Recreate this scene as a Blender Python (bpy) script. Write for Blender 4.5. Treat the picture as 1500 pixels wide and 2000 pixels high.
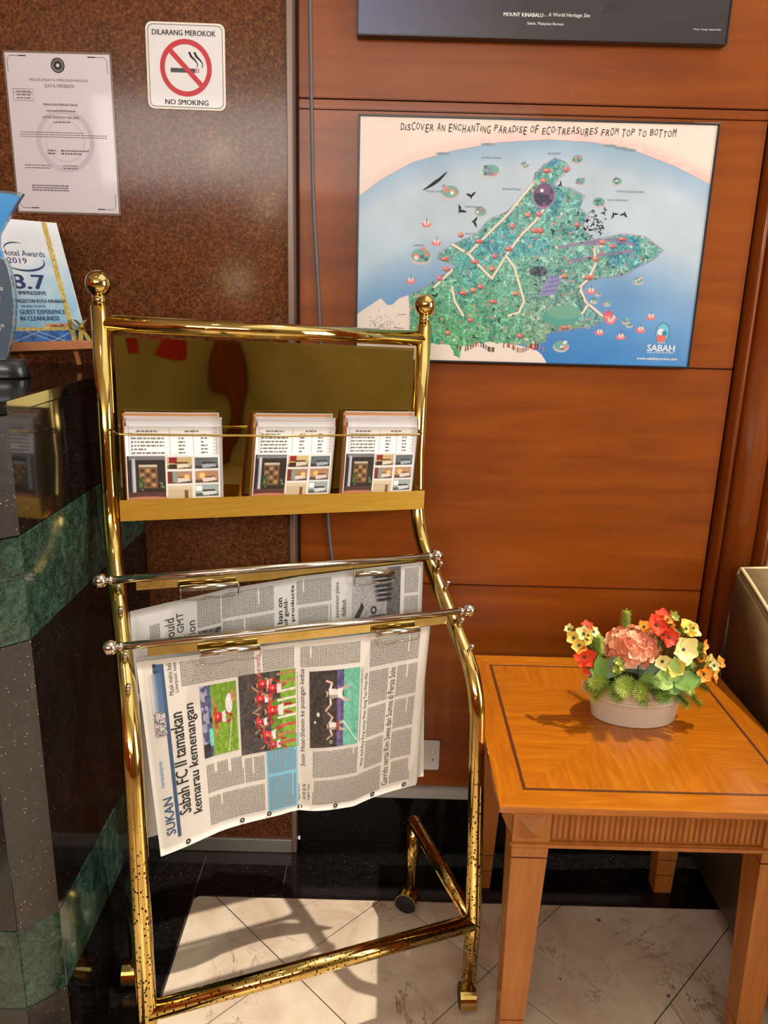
import bpy, bmesh, math, random
import numpy as np
from mathutils import Vector, Matrix
random.seed(7); RNG = np.random.RandomState(11)
for o in list(bpy.data.objects): bpy.data.objects.remove(o)
SC = bpy.context.scene
COL = SC.collection
# ------------------------------------------------------------------ camera
# metres; X right along the timber wall, Y towards it (wall face Y=0), Z up
f_px, pitch, roll = 1525.0, math.radians(15.62), math.radians(1.5)
fw = Vector((0, math.cos(pitch), -math.sin(pitch)))
rt = Vector((1, 0, 0)); up = rt.cross(fw)
r2 = math.cos(roll)*rt + math.sin(roll)*up
u2 = -math.sin(roll)*rt + math.cos(roll)*up
cd = bpy.data.cameras.new('camera'); cam = bpy.data.objects.new('camera', cd); COL.objects.link(cam)
cam.matrix_world = Matrix(((r2.x, u2.x, -fw.x, 0), (r2.y, u2.y, -fw.y, -1.8), (r2.z, u2.z, -fw.z, 1.43), (0, 0, 0, 1)))
cd.sensor_fit = 'VERTICAL'; cd.sensor_height = 24.0; cd.lens = 24.0*f_px/2000.0
cd.clip_start = 0.02
SC.camera = cam
# ------------------------------------------------------------------ light
W = bpy.data.worlds.new('world'); SC.world = W; W.use_nodes = True
W.node_tree.nodes['Background'].inputs[0].default_value = (1.0, 0.97, 0.92, 1)
W.node_tree.nodes['Background'].inputs[1].default_value = 1.5
def lamp(name, kind, loc, to, energy, color, **kw):
    l = bpy.data.lights.new(name, kind); l.energy = energy; l.color = color
    for k, v in kw.items(): setattr(l, k, v)
    o = bpy.data.objects.new(name, l); COL.objects.link(o); o.location = loc
    o.rotation_euler = (Vector(to)-Vector(loc)).to_track_quat('-Z', 'Y').to_euler()
    return o
SUN_D = Vector((-0.33, -0.012, -1.0))
lamp('sun', 'SUN', (1.5, -0.8, 5), Vector((1.5, -0.8, 5))+SUN_D, 3.6, (1.0, 0.93, 0.80), angle=math.radians(0.7))
lamp('window_daylight_right', 'AREA', (2.74, -1.5, 1.6), (0, -1.5, 1.6), 44, (1.0, 0.97, 0.93), shape='RECTANGLE', size=1.2, size_y=1.9)
lamp('added_fill_rear', 'AREA', (-0.6, -4.9, 2.52), (-0.6, 0, 1.6), 84, (1.0, 0.95, 0.88), shape='RECTANGLE', size=3.4, size_y=0.62)  # added fill light from behind the camera, no known window there
SC.view_settings.view_transform = 'Standard'; SC.view_settings.look = 'None'
SC.view_settings.gamma = 1.0; SC.view_settings.use_curve_mapping = False
SC.view_settings.exposure = 0.0
# ------------------------------------------------------------------ helpers
def lin(c):
    c = np.asarray(c, float)/255.0
    return np.where(c <= 0.04045, c/12.92, ((c+0.055)/1.055)**2.4)
def L4(r, g, b): return tuple(lin((r, g, b)))+(1.0,)
MATS = {}
def newmat(name):
    m = bpy.data.materials.new(name); m.use_nodes = True; MATS[name] = m
    nt = m.node_tree; return m, nt, nt.nodes['Principled BSDF']
def pm(name, rgb, rough=0.5, metal=0.0, coat=0.0, spec=0.5, **kw):
    if name in MATS: return MATS[name]
    m, nt, b = newmat(name)
    b.inputs['Base Color'].default_value = L4(*rgb); b.inputs['Roughness'].default_value = rough
    b.inputs['Metallic'].default_value = metal; b.inputs['Coat Weight'].default_value = coat
    b.inputs['Coat Roughness'].default_value = 0.05; b.inputs['Specular IOR Level'].default_value = spec
    for k, v in kw.items(): b.inputs[k].default_value = v
    return m
class NT:
    """short-hand for building node materials"""
    def __init__(s, name, coat=0.0, rough=0.4, metal=0.0, spec=0.5):
        s.m, s.nt, s.b = newmat(name)
        s.b.inputs['Roughness'].default_value = rough; s.b.inputs['Metallic'].default_value = metal
        s.b.inputs['Coat Weight'].default_value = coat; s.b.inputs['Coat Roughness'].default_value = 0.06
        s.b.inputs['Specular IOR Level'].default_value = spec
        g = s.nt.nodes.new('ShaderNodeNewGeometry'); s.pos = g.outputs['Position']
    def map(s, scale, loc=(0, 0, 0), rot=(0, 0, 0)):
        n = s.nt.nodes.new('ShaderNodeMapping'); s.nt.links.new(s.pos, n.inputs['Vector'])
        n.inputs['Scale'].default_value = scale; n.inputs['Location'].default_value = loc; n.inputs['Rotation'].default_value = rot
        return n.outputs[0]
    def noise(s, vec, scale, detail=4, rough=0.6, dist=0.0):
        n = s.nt.nodes.new('ShaderNodeTexNoise'); s.nt.links.new(vec, n.inputs['Vector'])
        n.inputs['Scale'].default_value = scale; n.inputs['Detail'].default_value = detail
        n.inputs['Roughness'].default_value = rough; n.inputs['Distortion'].default_value = dist
        return n.outputs['Fac']
    def voro(s, vec, scale, feature='F1', out='Distance'):
        n = s.nt.nodes.new('ShaderNodeTexVoronoi'); n.feature = feature; s.nt.links.new(vec, n.inputs['Vector'])
        n.inputs['Scale'].default_value = scale; return n.outputs[out]
    def ramp(s, fac, stops, interp='LINEAR'):
        n = s.nt.nodes.new('ShaderNodeValToRGB'); s.nt.links.new(fac, n.inputs[0]); n.color_ramp.interpolation = interp
        e = n.color_ramp.elements
        while len(e) < len(stops): e.new(0.5)
        for k, (p, c) in zip(e, stops): k.position = p; k.color = L4(*c) if len(c) == 3 else c
        return n.outputs[0]
    def mix(s, fac, a, b, mode='MIX'):
        n = s.nt.nodes.new('ShaderNodeMix'); n.data_type = 'RGBA'; n.blend_type = mode
        for v, i in ((fac, 0), (a, 6), (b, 7)):
            if hasattr(v, 'is_output') or hasattr(v, 'links'): s.nt.links.new(v, n.inputs[i])
            else: n.inputs[i].default_value = v if i == 0 else (L4(*v) if len(v) == 3 else v)
        return n.outputs[2]
    def math(s, op, a, b=0.0):
        n = s.nt.nodes.new('ShaderNodeMath'); n.operation = op
        for v, i in ((a, 0), (b, 1)):
            if hasattr(v, 'links'): s.nt.links.new(v, n.inputs[i])
            else: n.inputs[i].default_value = v
        return n.outputs[0]
    def color(s, sock): s.nt.links.new(sock, s.b.inputs['Base Color'])
    def roughness(s, sock): s.nt.links.new(sock, s.b.inputs['Roughness'])
    def bump(s, h, strength, dist):
        n = s.nt.nodes.new('ShaderNodeBump'); s.nt.links.new(h, n.inputs['Height'])
        n.inputs['Strength'].default_value = strength; n.inputs['Distance'].default_value = dist
        s.nt.links.new(n.outputs[0], s.b.inputs['Normal'])
def wood(name, dark, mid, light, scale, rough=0.25, coat=0.5, rot=0.0):
    t = NT(name, coat=coat*0.6, rough=rough, spec=0.3)
    v = t.map(scale, rot=(0, 0, rot))
    a = t.noise(v, 1.0, 5, 0.6, 0.6); big = t.noise(t.map((1.6, 1.6, 1.6)), 1.0, 3, 0.5)
    f = t.math('ADD', t.math('MULTIPLY', a, 0.65), t.math('MULTIPLY', big, 0.35))
    t.color(t.ramp(f, [(0.32, dark), (0.5, mid), (0.68, light)])); t.bump(a, 0.05, 0.001)
    return t.m
M = {}
M['wall_wood'] = wood('wall_wood', (118, 54, 8), (140, 68, 11), (156, 81, 16), (2.2, 20, 22), rough=0.36, coat=0.15)
M['pilaster_wood'] = wood('pilaster_wood', (104, 48, 10), (124, 58, 14), (140, 70, 20), (30, 30, 2.5), rough=0.25, coat=0.4)
M['table_x'] = wood('table_wood_across', (138, 73, 9), (160, 88, 12), (178, 104, 18), (9, 95, 95), rough=0.22, coat=0.5)
M['table_y'] = wood('table_wood_along', (136, 71, 9), (158, 86, 12), (176, 102, 18), (95, 9, 95), rough=0.22, coat=0.5)
M['table_leg'] = wood('table_leg_wood', (136, 78, 28), (154, 91, 34), (170, 104, 42), (60, 60, 6), rough=0.35, coat=0.2)
M['easel_wood'] = wood('easel_wood', (170, 105, 60), (196, 128, 78), (210, 146, 92), (20, 20, 60), rough=0.5, coat=0.0)
t = NT('brown_granite', coat=0.0, rough=0.13, spec=0.2)
v = t.map((1, 1, 1))
g1 = t.noise(v, 190, 3, 0.8); g2 = t.noise(v, 9, 3, 0.6); g3 = t.voro(v, 260)
c = t.ramp(g1, [(0.36, (26, 14, 8)), (0.45, (82, 48, 27)), (0.55, (114, 68, 38)), (0.66, (156, 104, 64))])
c = t.mix(t.ramp(g2, [(0.40, (0, 0, 0)), (0.72, (255, 255, 255))]), c, (118, 62, 42), 'MIX') if False else c
c2 = t.mix(0.35, c, t.ramp(g2, [(0.35, (92, 58, 34)), (0.7, (122, 64, 40))]))
c3 = t.mix(t.ramp(g3, [(0.10, (255, 255, 255)), (0.2, (0, 0, 0))]), c2, (30, 18, 12))
t.color(c3); M['granite'] = t.m
t = NT('black_granite', coat=0.0, rough=0.08)
v = t.map((1, 1, 1)); d = t.voro(v, 120); r = t.voro(v, 120, out='Color')
n = t.noise(v, 60, 2); big = t.noise(v, 5, 2)
sp = t.math('MULTIPLY', t.math('LESS_THAN', d, 0.085), t.math('GREATER_THAN', t.noise(v, 37, 2), 0.5))
t.color(t.mix(sp, t.ramp(n, [(0.3, (9, 8, 8)), (0.7, (24, 21, 20))]), (150, 145, 138))); M['black'] = t.m
t = NT('honed_black_granite', coat=0.1, rough=0.3)
v = t.map((1, 1, 1)); d = t.voro(v, 140)
sp = t.math('MULTIPLY', t.math('LESS_THAN', d, 0.13), t.math('GREATER_THAN', t.noise(v, 37, 2), 0.5))
t.color(t.mix(sp, t.ramp(t.noise(v, 90, 3), [(0.3, (34, 28, 25)), (0.7, (50, 42, 38))]), (170, 165, 158))); M['black_edge'] = t.m
t = NT('green_marble', coat=0.0, rough=0.12)
v = t.map((1, 1, 1)); a = t.noise(v, 26, 7, 0.7, 1.6); b = t.noise(v, 48, 6, 0.7, 2.5)
rid = t.math('ABSOLUTE', t.math('SUBTRACT', b, 0.5))
base = t.ramp(a, [(0.32, (6, 15, 11)), (0.46, (21, 42, 32)), (0.58, (38, 66, 51)), (0.75, (62, 94, 75))])
t.color(t.mix(t.ramp(rid, [(0.0, (120, 120, 120)), (0.03, (0, 0, 0))]), base, (130, 165, 145))); M['green'] = t.m
t = NT('cream_marble', coat=0.4, rough=0.16)
v = t.map((1, 1, 1)); a = t.noise(v, 7, 5, 0.6, 0.8); b = t.noise(v, 4.5, 6, 0.68, 1.0); k = t.noise(v, 4, 2)
rid = t.math('ABSOLUTE', t.math('SUBTRACT', b, 0.5))
vein = t.math('MULTIPLY', t.ramp(rid, [(0.0, (255, 255, 255)), (0.012, (0, 0, 0))]), t.ramp(k, [(0.48, (0, 0, 0)), (0.62, (255, 255, 255))]))
base = t.ramp(a, [(0.3, (180, 154, 136)), (0.5, (198, 178, 156)), (0.7, (212, 196, 174))])
spots = t.math('MULTIPLY', t.math('LESS_THAN', t.voro(v, 30), 0.16), t.math('GREATER_THAN', t.noise(v, 9, 4), 0.62))
c = t.mix(vein, base, (112, 88, 68)); t.color(t.mix(t.math('MULTIPLY', spots, 0.8), c, (60, 48, 40))); M['tile'] = t.m
t = NT('polished_brass', rough=0.07, metal=1.0)
v = t.map((1, 1, 1)); n = t.noise(v, 14, 3)
t.color(t.ramp(n, [(0.3, (190, 164, 94)), (0.7, (214, 190, 120))])); t.bump(t.noise(t.map((1, 1, 1)), 30, 2), 0.06, 0.004)
M['brass'] = t.m
t = NT('pitted_brass', rough=0.12, metal=1.0)
v = t.map((1, 1, 0.8)); d = t.voro(v, 165); pz = t.nt.nodes.new('ShaderNodeSeparateXYZ'); t.nt.links.new(t.pos, pz.inputs[0])
low = t.ramp(t.math('MULTIPLY', pz.outputs[2], 1.0), [(0.50, (255, 255, 255)), (0.64, (0, 0, 0))])
pit = t.math('MULTIPLY', t.math('LESS_THAN', d, 0.30), t.math('MULTIPLY', low, t.math('GREATER_THAN', t.noise(v, 70, 2), 0.42)))
t.color(t.mix(pit, t.ramp(t.noise(v, 14, 3), [(0.3, (194, 164, 88)), (0.7, (218, 190, 114))]), (46, 30, 12)))
t.roughness(t.math('ADD', 0.10, t.math('MULTIPLY', pit, 0.6))); M['pitted'] = t.m
t = NT('mirror_brass_sheet', rough=0.035, metal=1.0)
t.color(t.ramp(t.noise(t.map((1, 1, 1)), 6, 2), [(0.3, (184, 160, 92)), (0.7, (194, 170, 102))]))
t.bump(t.noise(t.map((1, 1, 1)), 5.5, 1, 0.4), 0.35, 0.02); M['brass_sheet'] = t.m
t = NT('brushed_brass_plate', rough=0.32, metal=1.0)
t.color(t.ramp(t.noise(t.map((3, 3, 60)), 4, 3), [(0.3, (240, 190, 76)), (0.7, (250, 208, 96))])); M['brass_plate'] = t.m  # brighter brass: the sunlit floor's reflection is put into its colour
t = NT('leather', rough=0.42, coat=0.1)
v = t.map((1, 1, 1)); t.color(t.ramp(t.noise(v, 10, 4), [(0.3, (100, 82, 52)), (0.7, (128, 108, 74))])); t.bump(t.voro(v, 350), 0.15, 0.001); M['leather'] = t.m
M['chrome'] = pm('chrome', (205, 196, 182), 0.12, 1.0)
M['nickel'] = pm('nickel', (188, 176, 158), 0.2, 1.0)
M['alu'] = pm('aluminium_trim', (168, 160, 152), 0.35, 0.6)
M['white_trim'] = pm('white_trim', (176, 168, 160), 0.4)
M['side_trim'] = pm('stone_edge_strip', (132, 108, 94), 0.3, 0.0)
M['rubber'] = pm('black_rubber', (16, 15, 15), 0.5)
M['grout'] = pm('grout', (52, 40, 32), 0.8)
M['gap'] = pm('panel_gap', (70, 30, 8), 0.7)
M['paper'] = pm('white_paper', (244, 242, 242), 0.6)
M['news'] = pm('newsprint', (214, 208, 198), 0.75)
M['news_grey'] = pm('newsprint_grey', (204, 202, 198), 0.75)
M['orange_paper'] = pm('orange_paper', (244, 168, 108), 0.6)
M['cert'] = pm('certificate_paper', (216, 208, 216), 0.35, coat=0.3)
M['laminate'] = pm('laminate_film', (150, 128, 112), 0.15, **{'Alpha': 0.55})
M['ink'] = pm('black_ink', (26, 25, 27), 0.6)
M['ink_soft'] = pm('grey_ink', (104, 98, 98), 0.7)
M['ink_pale'] = pm('pale_grey_ink', (202, 194, 204), 0.7)
M['ink_body'] = pm('newsprint_ink', (112, 106, 100), 0.8)
M['ink_blue'] = pm('slate_blue_ink', (54, 84, 116), 0.6)
M['ink_cyan'] = pm('cyan_ink', (60, 140, 190), 0.6)
M['box_blue'] = pm('pale_blue_box', (120, 184, 212), 0.7)
M['ink_red'] = pm('red_ink', (200, 24, 42), 0.45)
M['ink_pink'] = pm('dark_pink_ink', (176, 60, 84), 0.6)
M['ink_navy'] = pm('navy_ink', (26, 42, 96), 0.5)
M['ink_white'] = pm('white_ink', (240, 242, 244), 0.5)
M['sign'] = pm('white_sign_vinyl', (232, 232, 234), 0.4, coat=0.2)
M['sign_edge'] = pm('cream_sign_edge', (240, 232, 218), 0.4)
M['cig'] = pm('cigarette_grey', (62, 72, 72), 0.5)
M['frame_black'] = pm('black_frame', (36, 36, 40), 0.35)
M['cable'] = pm('grey_cable', (104, 104, 108), 0.5)
M['plastic'] = pm('white_plastic', (222, 218, 210), 0.35)
M['dark'] = pm('dark_slot', (20, 20, 20), 0.6)
M['zinc'] = pm('cream_enamel', (206, 190, 172), 0.4, coat=0.2)
M['inlay'] = pm('dark_inlay', (78, 40, 18), 0.3, coat=0.4)
M['groove'] = pm('dark_groove', (50, 26, 12), 0.6)
M['piping'] = pm('cream_piping', (196, 176, 132), 0.5)
M['tr_blue'] = pm('blue_acrylic', (40, 150, 226), 0.12, coat=0.6)
M['tr_slate'] = pm('slate_acrylic', (74, 96, 116), 0.15, coat=0.6)
M['tr_clear'] = pm('clear_acrylic_edge', (200, 226, 240), 0.05, **{'Transmission Weight': 0.85, 'IOR': 1.45})
M['tr_base'] = pm('black_base', (30, 31, 35), 0.3, coat=0.2)
M['gold_foil'] = pm('gold_glitter', (206, 178, 70), 0.35, 0.6)
M['ribbon'] = pm('gold_ribbon', (180, 156, 62), 0.4, 0.3)
m, nt, b = newmat('printed_colour'); at = nt.nodes.new('ShaderNodeAttribute'); at.attribute_name = 'Col'
nt.links.new(at.outputs['Color'], b.inputs['Base Color']); b.inputs['Roughness'].default_value = 0.45; M['print'] = m
m, nt, b = newmat('glossy_print'); at = nt.nodes.new('ShaderNodeAttribute'); at.attribute_name = 'Col'
nt.links.new(at.outputs['Color'], b.inputs['Base Color']); b.inputs['Roughness'].default_value = 0.12; b.inputs['Coat Weight'].default_value = 0.5; M['gloss'] = m

def setp(o, label=None, cat=None, group=None, kind=None, category=None):
    cat = cat or category
    for k, v in (('label', label), ('category', cat), ('group', group), ('kind', kind)):
        if v: o[k] = v
    return o
def rootloc(p):
    l = Vector((0, 0, 0))
    while p is not None: l = l + p.location; p = p.parent
    return l
def link(o, parent=None):
    COL.objects.link(o)
    if parent is not None: o.parent = parent
    return o
def thing(name, loc, label, cat, group=None):
    o = bpy.data.objects.new(name, None); o.empty_display_size = 0.05; o.location = loc
    link(o); return setp(o, label, cat, group)
def mesh_obj(name, verts, faces, mat, parent=None, smooth=False, base=None, **kw):
    """verts in world metres; stored relative to the thing's base"""
    v = np.asarray(verts, float).reshape(-1, 3)
    off = np.array(rootloc(parent)) if parent is not None else (np.array(base, float) if base is not None else np.zeros(3))
    me = bpy.data.meshes.new(name); me.from_pydata((v-off).tolist(), [], [tuple(int(i) for i in f) for f in faces]); me.update()
    if mat is not None: me.materials.append(M[mat] if isinstance(mat, str) else mat)
    if smooth: me.polygons.foreach_set('use_smooth', [True]*len(me.polygons))
    o = bpy.data.objects.new(name, me)
    if parent is None and base is not None: o.location = base
    link(o, parent); return setp(o, **kw)
def bm_obj(name, bm, mat, parent=None, smooth=False, base=None, **kw):
    bm.normal_update(); vs = [v.co[:] for v in bm.verts]
    for i, v in enumerate(bm.verts): v.index = i
    fs = [[v.index for v in f.verts] for f in bm.faces]; bm.free()
    return mesh_obj(name, vs, fs, mat, parent, smooth, base, **kw)
def box_bm(x0, x1, y0, y1, z0, z1, bev=0.0, seg=1, bm=None):
    own = bmesh.new()
    bmesh.ops.create_cube(own, size=1.0)
    for v in own.verts:
        v.co = ((x0+x1)/2+v.co.x*(x1-x0), (y0+y1)/2+v.co.y*(y1-y0), (z0+z1)/2+v.co.z*(z1-z0))
    if bev: bmesh.ops.bevel(own, geom=own.edges[:], offset=bev, segments=seg, affect='EDGES')
    if bm is None: return own
    me = bpy.data.meshes.new('tmp'); own.to_mesh(me); own.free(); bm.from_mesh(me); bpy.data.meshes.remove(me); return bm
def box(name, x0, x1, y0, y1, z0, z1, mat, parent=None, bev=0.0, seg=1, base=None, **kw):
    return bm_obj(name, box_bm(x0, x1, y0, y1, z0, z1, bev, seg), mat, parent, False, base, **kw)
def prism(name, poly, z0, z1, mat, parent=None, base=None, bev=0.0, **kw):
    """plan polygon (x,y) extruded in z"""
    bm = bmesh.new(); lo = [bm.verts.new((x, y, z0)) for x, y in poly]; hi = [bm.verts.new((x, y, z1)) for x, y in poly]
    n = len(poly); bm.faces.new(lo[::-1]); bm.faces.new(hi)
    for i in range(n): bm.faces.new((lo[i], lo[(i+1) % n], hi[(i+1) % n], hi[i]))
    bmesh.ops.recalc_face_normals(bm, faces=bm.faces[:])
    if bev: bmesh.ops.bevel(bm, geom=bm.edges[:], offset=bev, segments=1, affect='EDGES')
    return bm_obj(name, bm, mat, parent, False, base, **kw)
def fillet(pts, r, n=6):
    pts = [np.array(p, float) for p in pts]; out = [pts[0]]
    for a, b, c in zip(pts[:-2], pts[1:-1], pts[2:]):
        da, dc = a-b, c-b; la, lc = np.linalg.norm(da), np.linalg.norm(dc)
        k = min(r, la*0.45, lc*0.45); p, q = b+da/la*k, b+dc/lc*k
        for i in range(n+1):
            s = i/n; out.append((1-s)**2*p+2*s*(1-s)*b+s*s*q)
    out.append(pts[-1]); return out
def tube_geo(path, r, n=16, cap=True):
    P = np.array(path, float); m = len(P); rr = np.full(m, r) if np.isscalar(r) else np.array(r, float)
    T = np.gradient(P, axis=0); T /= np.linalg.norm(T, axis=1)[:, None]+1e-12
    ref = np.array([0, 0, 1.0]) if abs(T[0][2]) < 0.9 else np.array([0, 1.0, 0])
    N = np.cross(T[0], ref); N /= np.linalg.norm(N); vs = []; fs = []
    for i in range(m):
        N = N-T[i]*(N@T[i]); N /= np.linalg.norm(N); B = np.cross(T[i], N)
        for j in range(n):
            a = 2*math.pi*j/n; vs.append(P[i]+rr[i]*(math.cos(a)*N+math.sin(a)*B))
    for i in range(m-1):
        for j in range(n): fs.append((i*n+j, i*n+(j+1) % n, (i+1)*n+(j+1) % n, (i+1)*n+j))
    if cap: fs.append(tuple(range(n))[::-1]); fs.append(tuple((m-1)*n+j for j in range(n)))
    return vs, fs
def tube(name, path, r, mat, parent=None, n=16, base=None, **kw):
    vs, fs = tube_geo(path, r, n); o = mesh_obj(name, vs, fs, mat, parent, True, base, **kw)
    return o
def lathe_geo(prof, c, axis=(0, 0, 1), n=24, sx=1.0, sy=1.0):
    ax = Vector(axis).normalized(); q = Vector((0, 0, 1)).rotation_difference(ax); vs = []; fs = []
    for r, z in prof:
        for j in range(n):
            a = 2*math.pi*j/n; v = q @ Vector((r*math.cos(a)*sx, r*math.sin(a)*sy, z)); vs.append((c[0]+v.x, c[1]+v.y, c[2]+v.z))
    for i in range(len(prof)-1):
        for j in range(n): fs.append((i*n+j, i*n+(j+1) % n, (i+1)*n+(j+1) % n, (i+1)*n+j))
    fs.append(tuple(range(n))[::-1]); k = (len(prof)-1)*n; fs.append(tuple(k+j for j in range(n)))
    return vs, fs
def lathe(name, prof, c, mat, parent=None, axis=(0, 0, 1), n=24, sx=1.0, sy=1.0, smooth=True, base=None, **kw):
    vs, fs = lathe_geo(prof, c, axis, n, sx, sy); return mesh_obj(name, vs, fs, mat, parent, smooth, base, **kw)
def ball(name, c, r, mat, parent=None, n=24, **kw):
    prof = [(max(1e-4, r*math.sin(math.pi*i/14)), -r*math.cos(math.pi*i/14)) for i in range(15)]
    return lathe(name, prof, c, mat, parent, n=n, **kw)
def merge(parts):
    V = []; F = []; k = 0
    for v, f in parts:
        V += [tuple(p) for p in v]; F += [tuple(i+k for i in q) for q in f]; k += len(v)
    return V, F
# ---- flat print on a surface: surf(array N x 2 of (x right, y down) metres, lift) -> N x 3
def flat(o, ax, ay, n):
    o, ax, ay, n = (np.array(q, float) for q in (o, ax, ay, n))
    return lambda p, h=0.0: o+np.outer(np.asarray(p)[:, 0], ax)+np.outer(np.asarray(p)[:, 1], ay)+h*n
_txt = {}
def text_geo(s, bold=False, shear=0.0):
    """glyph outlines as 2D (x right, y up), normalised to its own box"""
    key = (s, bold, shear)
    if key not in _txt:
        c = bpy.data.curves.new('t', 'FONT'); c.body = s; c.size = 1.0; c.resolution_u = 2; c.shear = shear
        o = bpy.data.objects.new('t', c); COL.objects.link(o)
        me = o.to_mesh(); vs = np.array([v.co[:2] for v in me.vertices]); fs = [tuple(p.vertices) for p in me.polygons]
        o.to_mesh_clear(); bpy.data.objects.remove(o); bpy.data.curves.remove(c)
        if bold:   # over-printed three times, slightly shifted
            n_ = len(vs); vs = np.concatenate([vs+np.array([k*0.022, (k % 2)*0.010]) for k in (-1, 0, 1)]); fs = [tuple(i+k*n_ for i in f) for k in range(3) for f in fs]
        lo, hi = vs.min(0), vs.max(0); _txt[key] = (vs-lo, hi-lo, fs)
    return _txt[key]
def text2d(s, cx, cy, w=None, h=None, rot=0.0, bold=False, shear=0.0, align='c'):
    """-> (verts in (x right, y down), faces); rot in degrees counter-clockwise as seen"""
    v, d, fs = text_geo(s, bold, shear)
    sx = w/d[0] if w else h/d[1]; sy = h/d[1] if h else sx
    q = v*np.array([sx, sy]); dd = d*np.array([sx, sy])
    q = q-np.array([dd[0]/2 if align == 'c' else 0, dd[1]/2]); a = math.radians(rot)
    x = q[:, 0]*math.cos(a)-q[:, 1]*math.sin(a); y = q[:, 0]*math.sin(a)+q[:, 1]*math.cos(a)
    out = np.stack([cx+x, cy-y], 1)
    return (np.concatenate([out, np.zeros((len(out), 1))], 1) if bold else out), fs   # a third column marks over-printed lettering
def join2d(items):
    V = []; F = []; k = 0
    for v, f in items:
        v = np.asarray(v, float).reshape(-1, 2); V.append(v); F += [tuple(i+k for i in q) for q in f]; k += len(v)
    return np.concatenate(V), F
def printed(name, items, surf, mat, parent, lift=0.0004, stuff=False, **kw):
    """each item (a line of lettering, a ring ...) is a part of its own; stuff: specks of print too small to pick apart"""
    if stuff: v, f = join2d(items); return mesh_obj(name, surf(v, lift), f, mat, parent, kind='stuff', **kw)
    for v, f in items:
        v = np.array([tuple(q) for q in v], float)
        if v.shape[1] == 3: n_ = len(v)//3; co = np.concatenate([surf(v[k*n_:(k+1)*n_, :2], lift+k*0.00012) for k in range(3)])
        else: co = surf(v, lift)
        o = mesh_obj(name, co, f, mat, parent, **kw)
    return o
def rect2d(x0, y0, x1, y1, n=1, m=1):
    xs = np.linspace(x0, x1, n+1); ys = np.linspace(y0, y1, m+1)
    v = [(x, y) for y in ys for x in xs]
    f = [(j*(n+1)+i, j*(n+1)+i+1, (j+1)*(n+1)+i+1, (j+1)*(n+1)+i) for j in range(m) for i in range(n)]
    return v, f
def line2d(pts, w):
    pts = [np.array(p, float) for p in pts]; V = []; F = []
    for i, p in enumerate(pts):
        a = pts[max(0, i-1)]; b = pts[min(len(pts)-1, i+1)]; d = b-a; d /= np.linalg.norm(d)+1e-12; n = np.array([-d[1], d[0]])
        ww = w if np.isscalar(w) else w[i]
        V += [p+n*ww/2, p-n*ww/2]
    for i in range(len(pts)-1): F.append((2*i, 2*i+1, 2*i+3, 2*i+2))
    return V, F
def ring2d(cx, cy, r0, r1, n=40):
    V = []; F = []
    for j in range(n):
        a = 2*math.pi*j/n; V += [(cx+r0*math.cos(a), cy+r0*math.sin(a)), (cx+r1*math.cos(a), cy+r1*math.sin(a))]
    for j in range(n): k = (j+1) % n; F.append((2*j, 2*k, 2*k+1, 2*j+1))
    return V, F
def words(x0, y0, x1, y1, pitch, rot=False, hgt=0.5, wl=(0.5, 1.6)):
    """greeked text: rows of word-length dashes; rot: the rows run upwards instead of across"""
    V = []; F = []
    a0, a1, b0, b1 = (y0, y1, x0, x1) if rot else (x0, x1, y0, y1)
    b = b0+pitch*0.3
    while b < b1-pitch*0.4:
        a = a0; end = a1 if random.random() > 0.05 else a0+(a1-a0)*random.uniform(0.3, 0.8)
        while a < end-pitch*0.2:
            w = min(random.uniform(*wl)*pitch, end-a); k = len(V)
            q = [(a, b), (a+w, b), (a+w, b+pitch*hgt), (a, b+pitch*hgt)]
            if rot: q = [(bb, a0+a1-aa) for aa, bb in q]
            V += q; F.append((k, k+1, k+2, k+3)); a += w+pitch*0.28
        b += pitch
    return V, F
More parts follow.
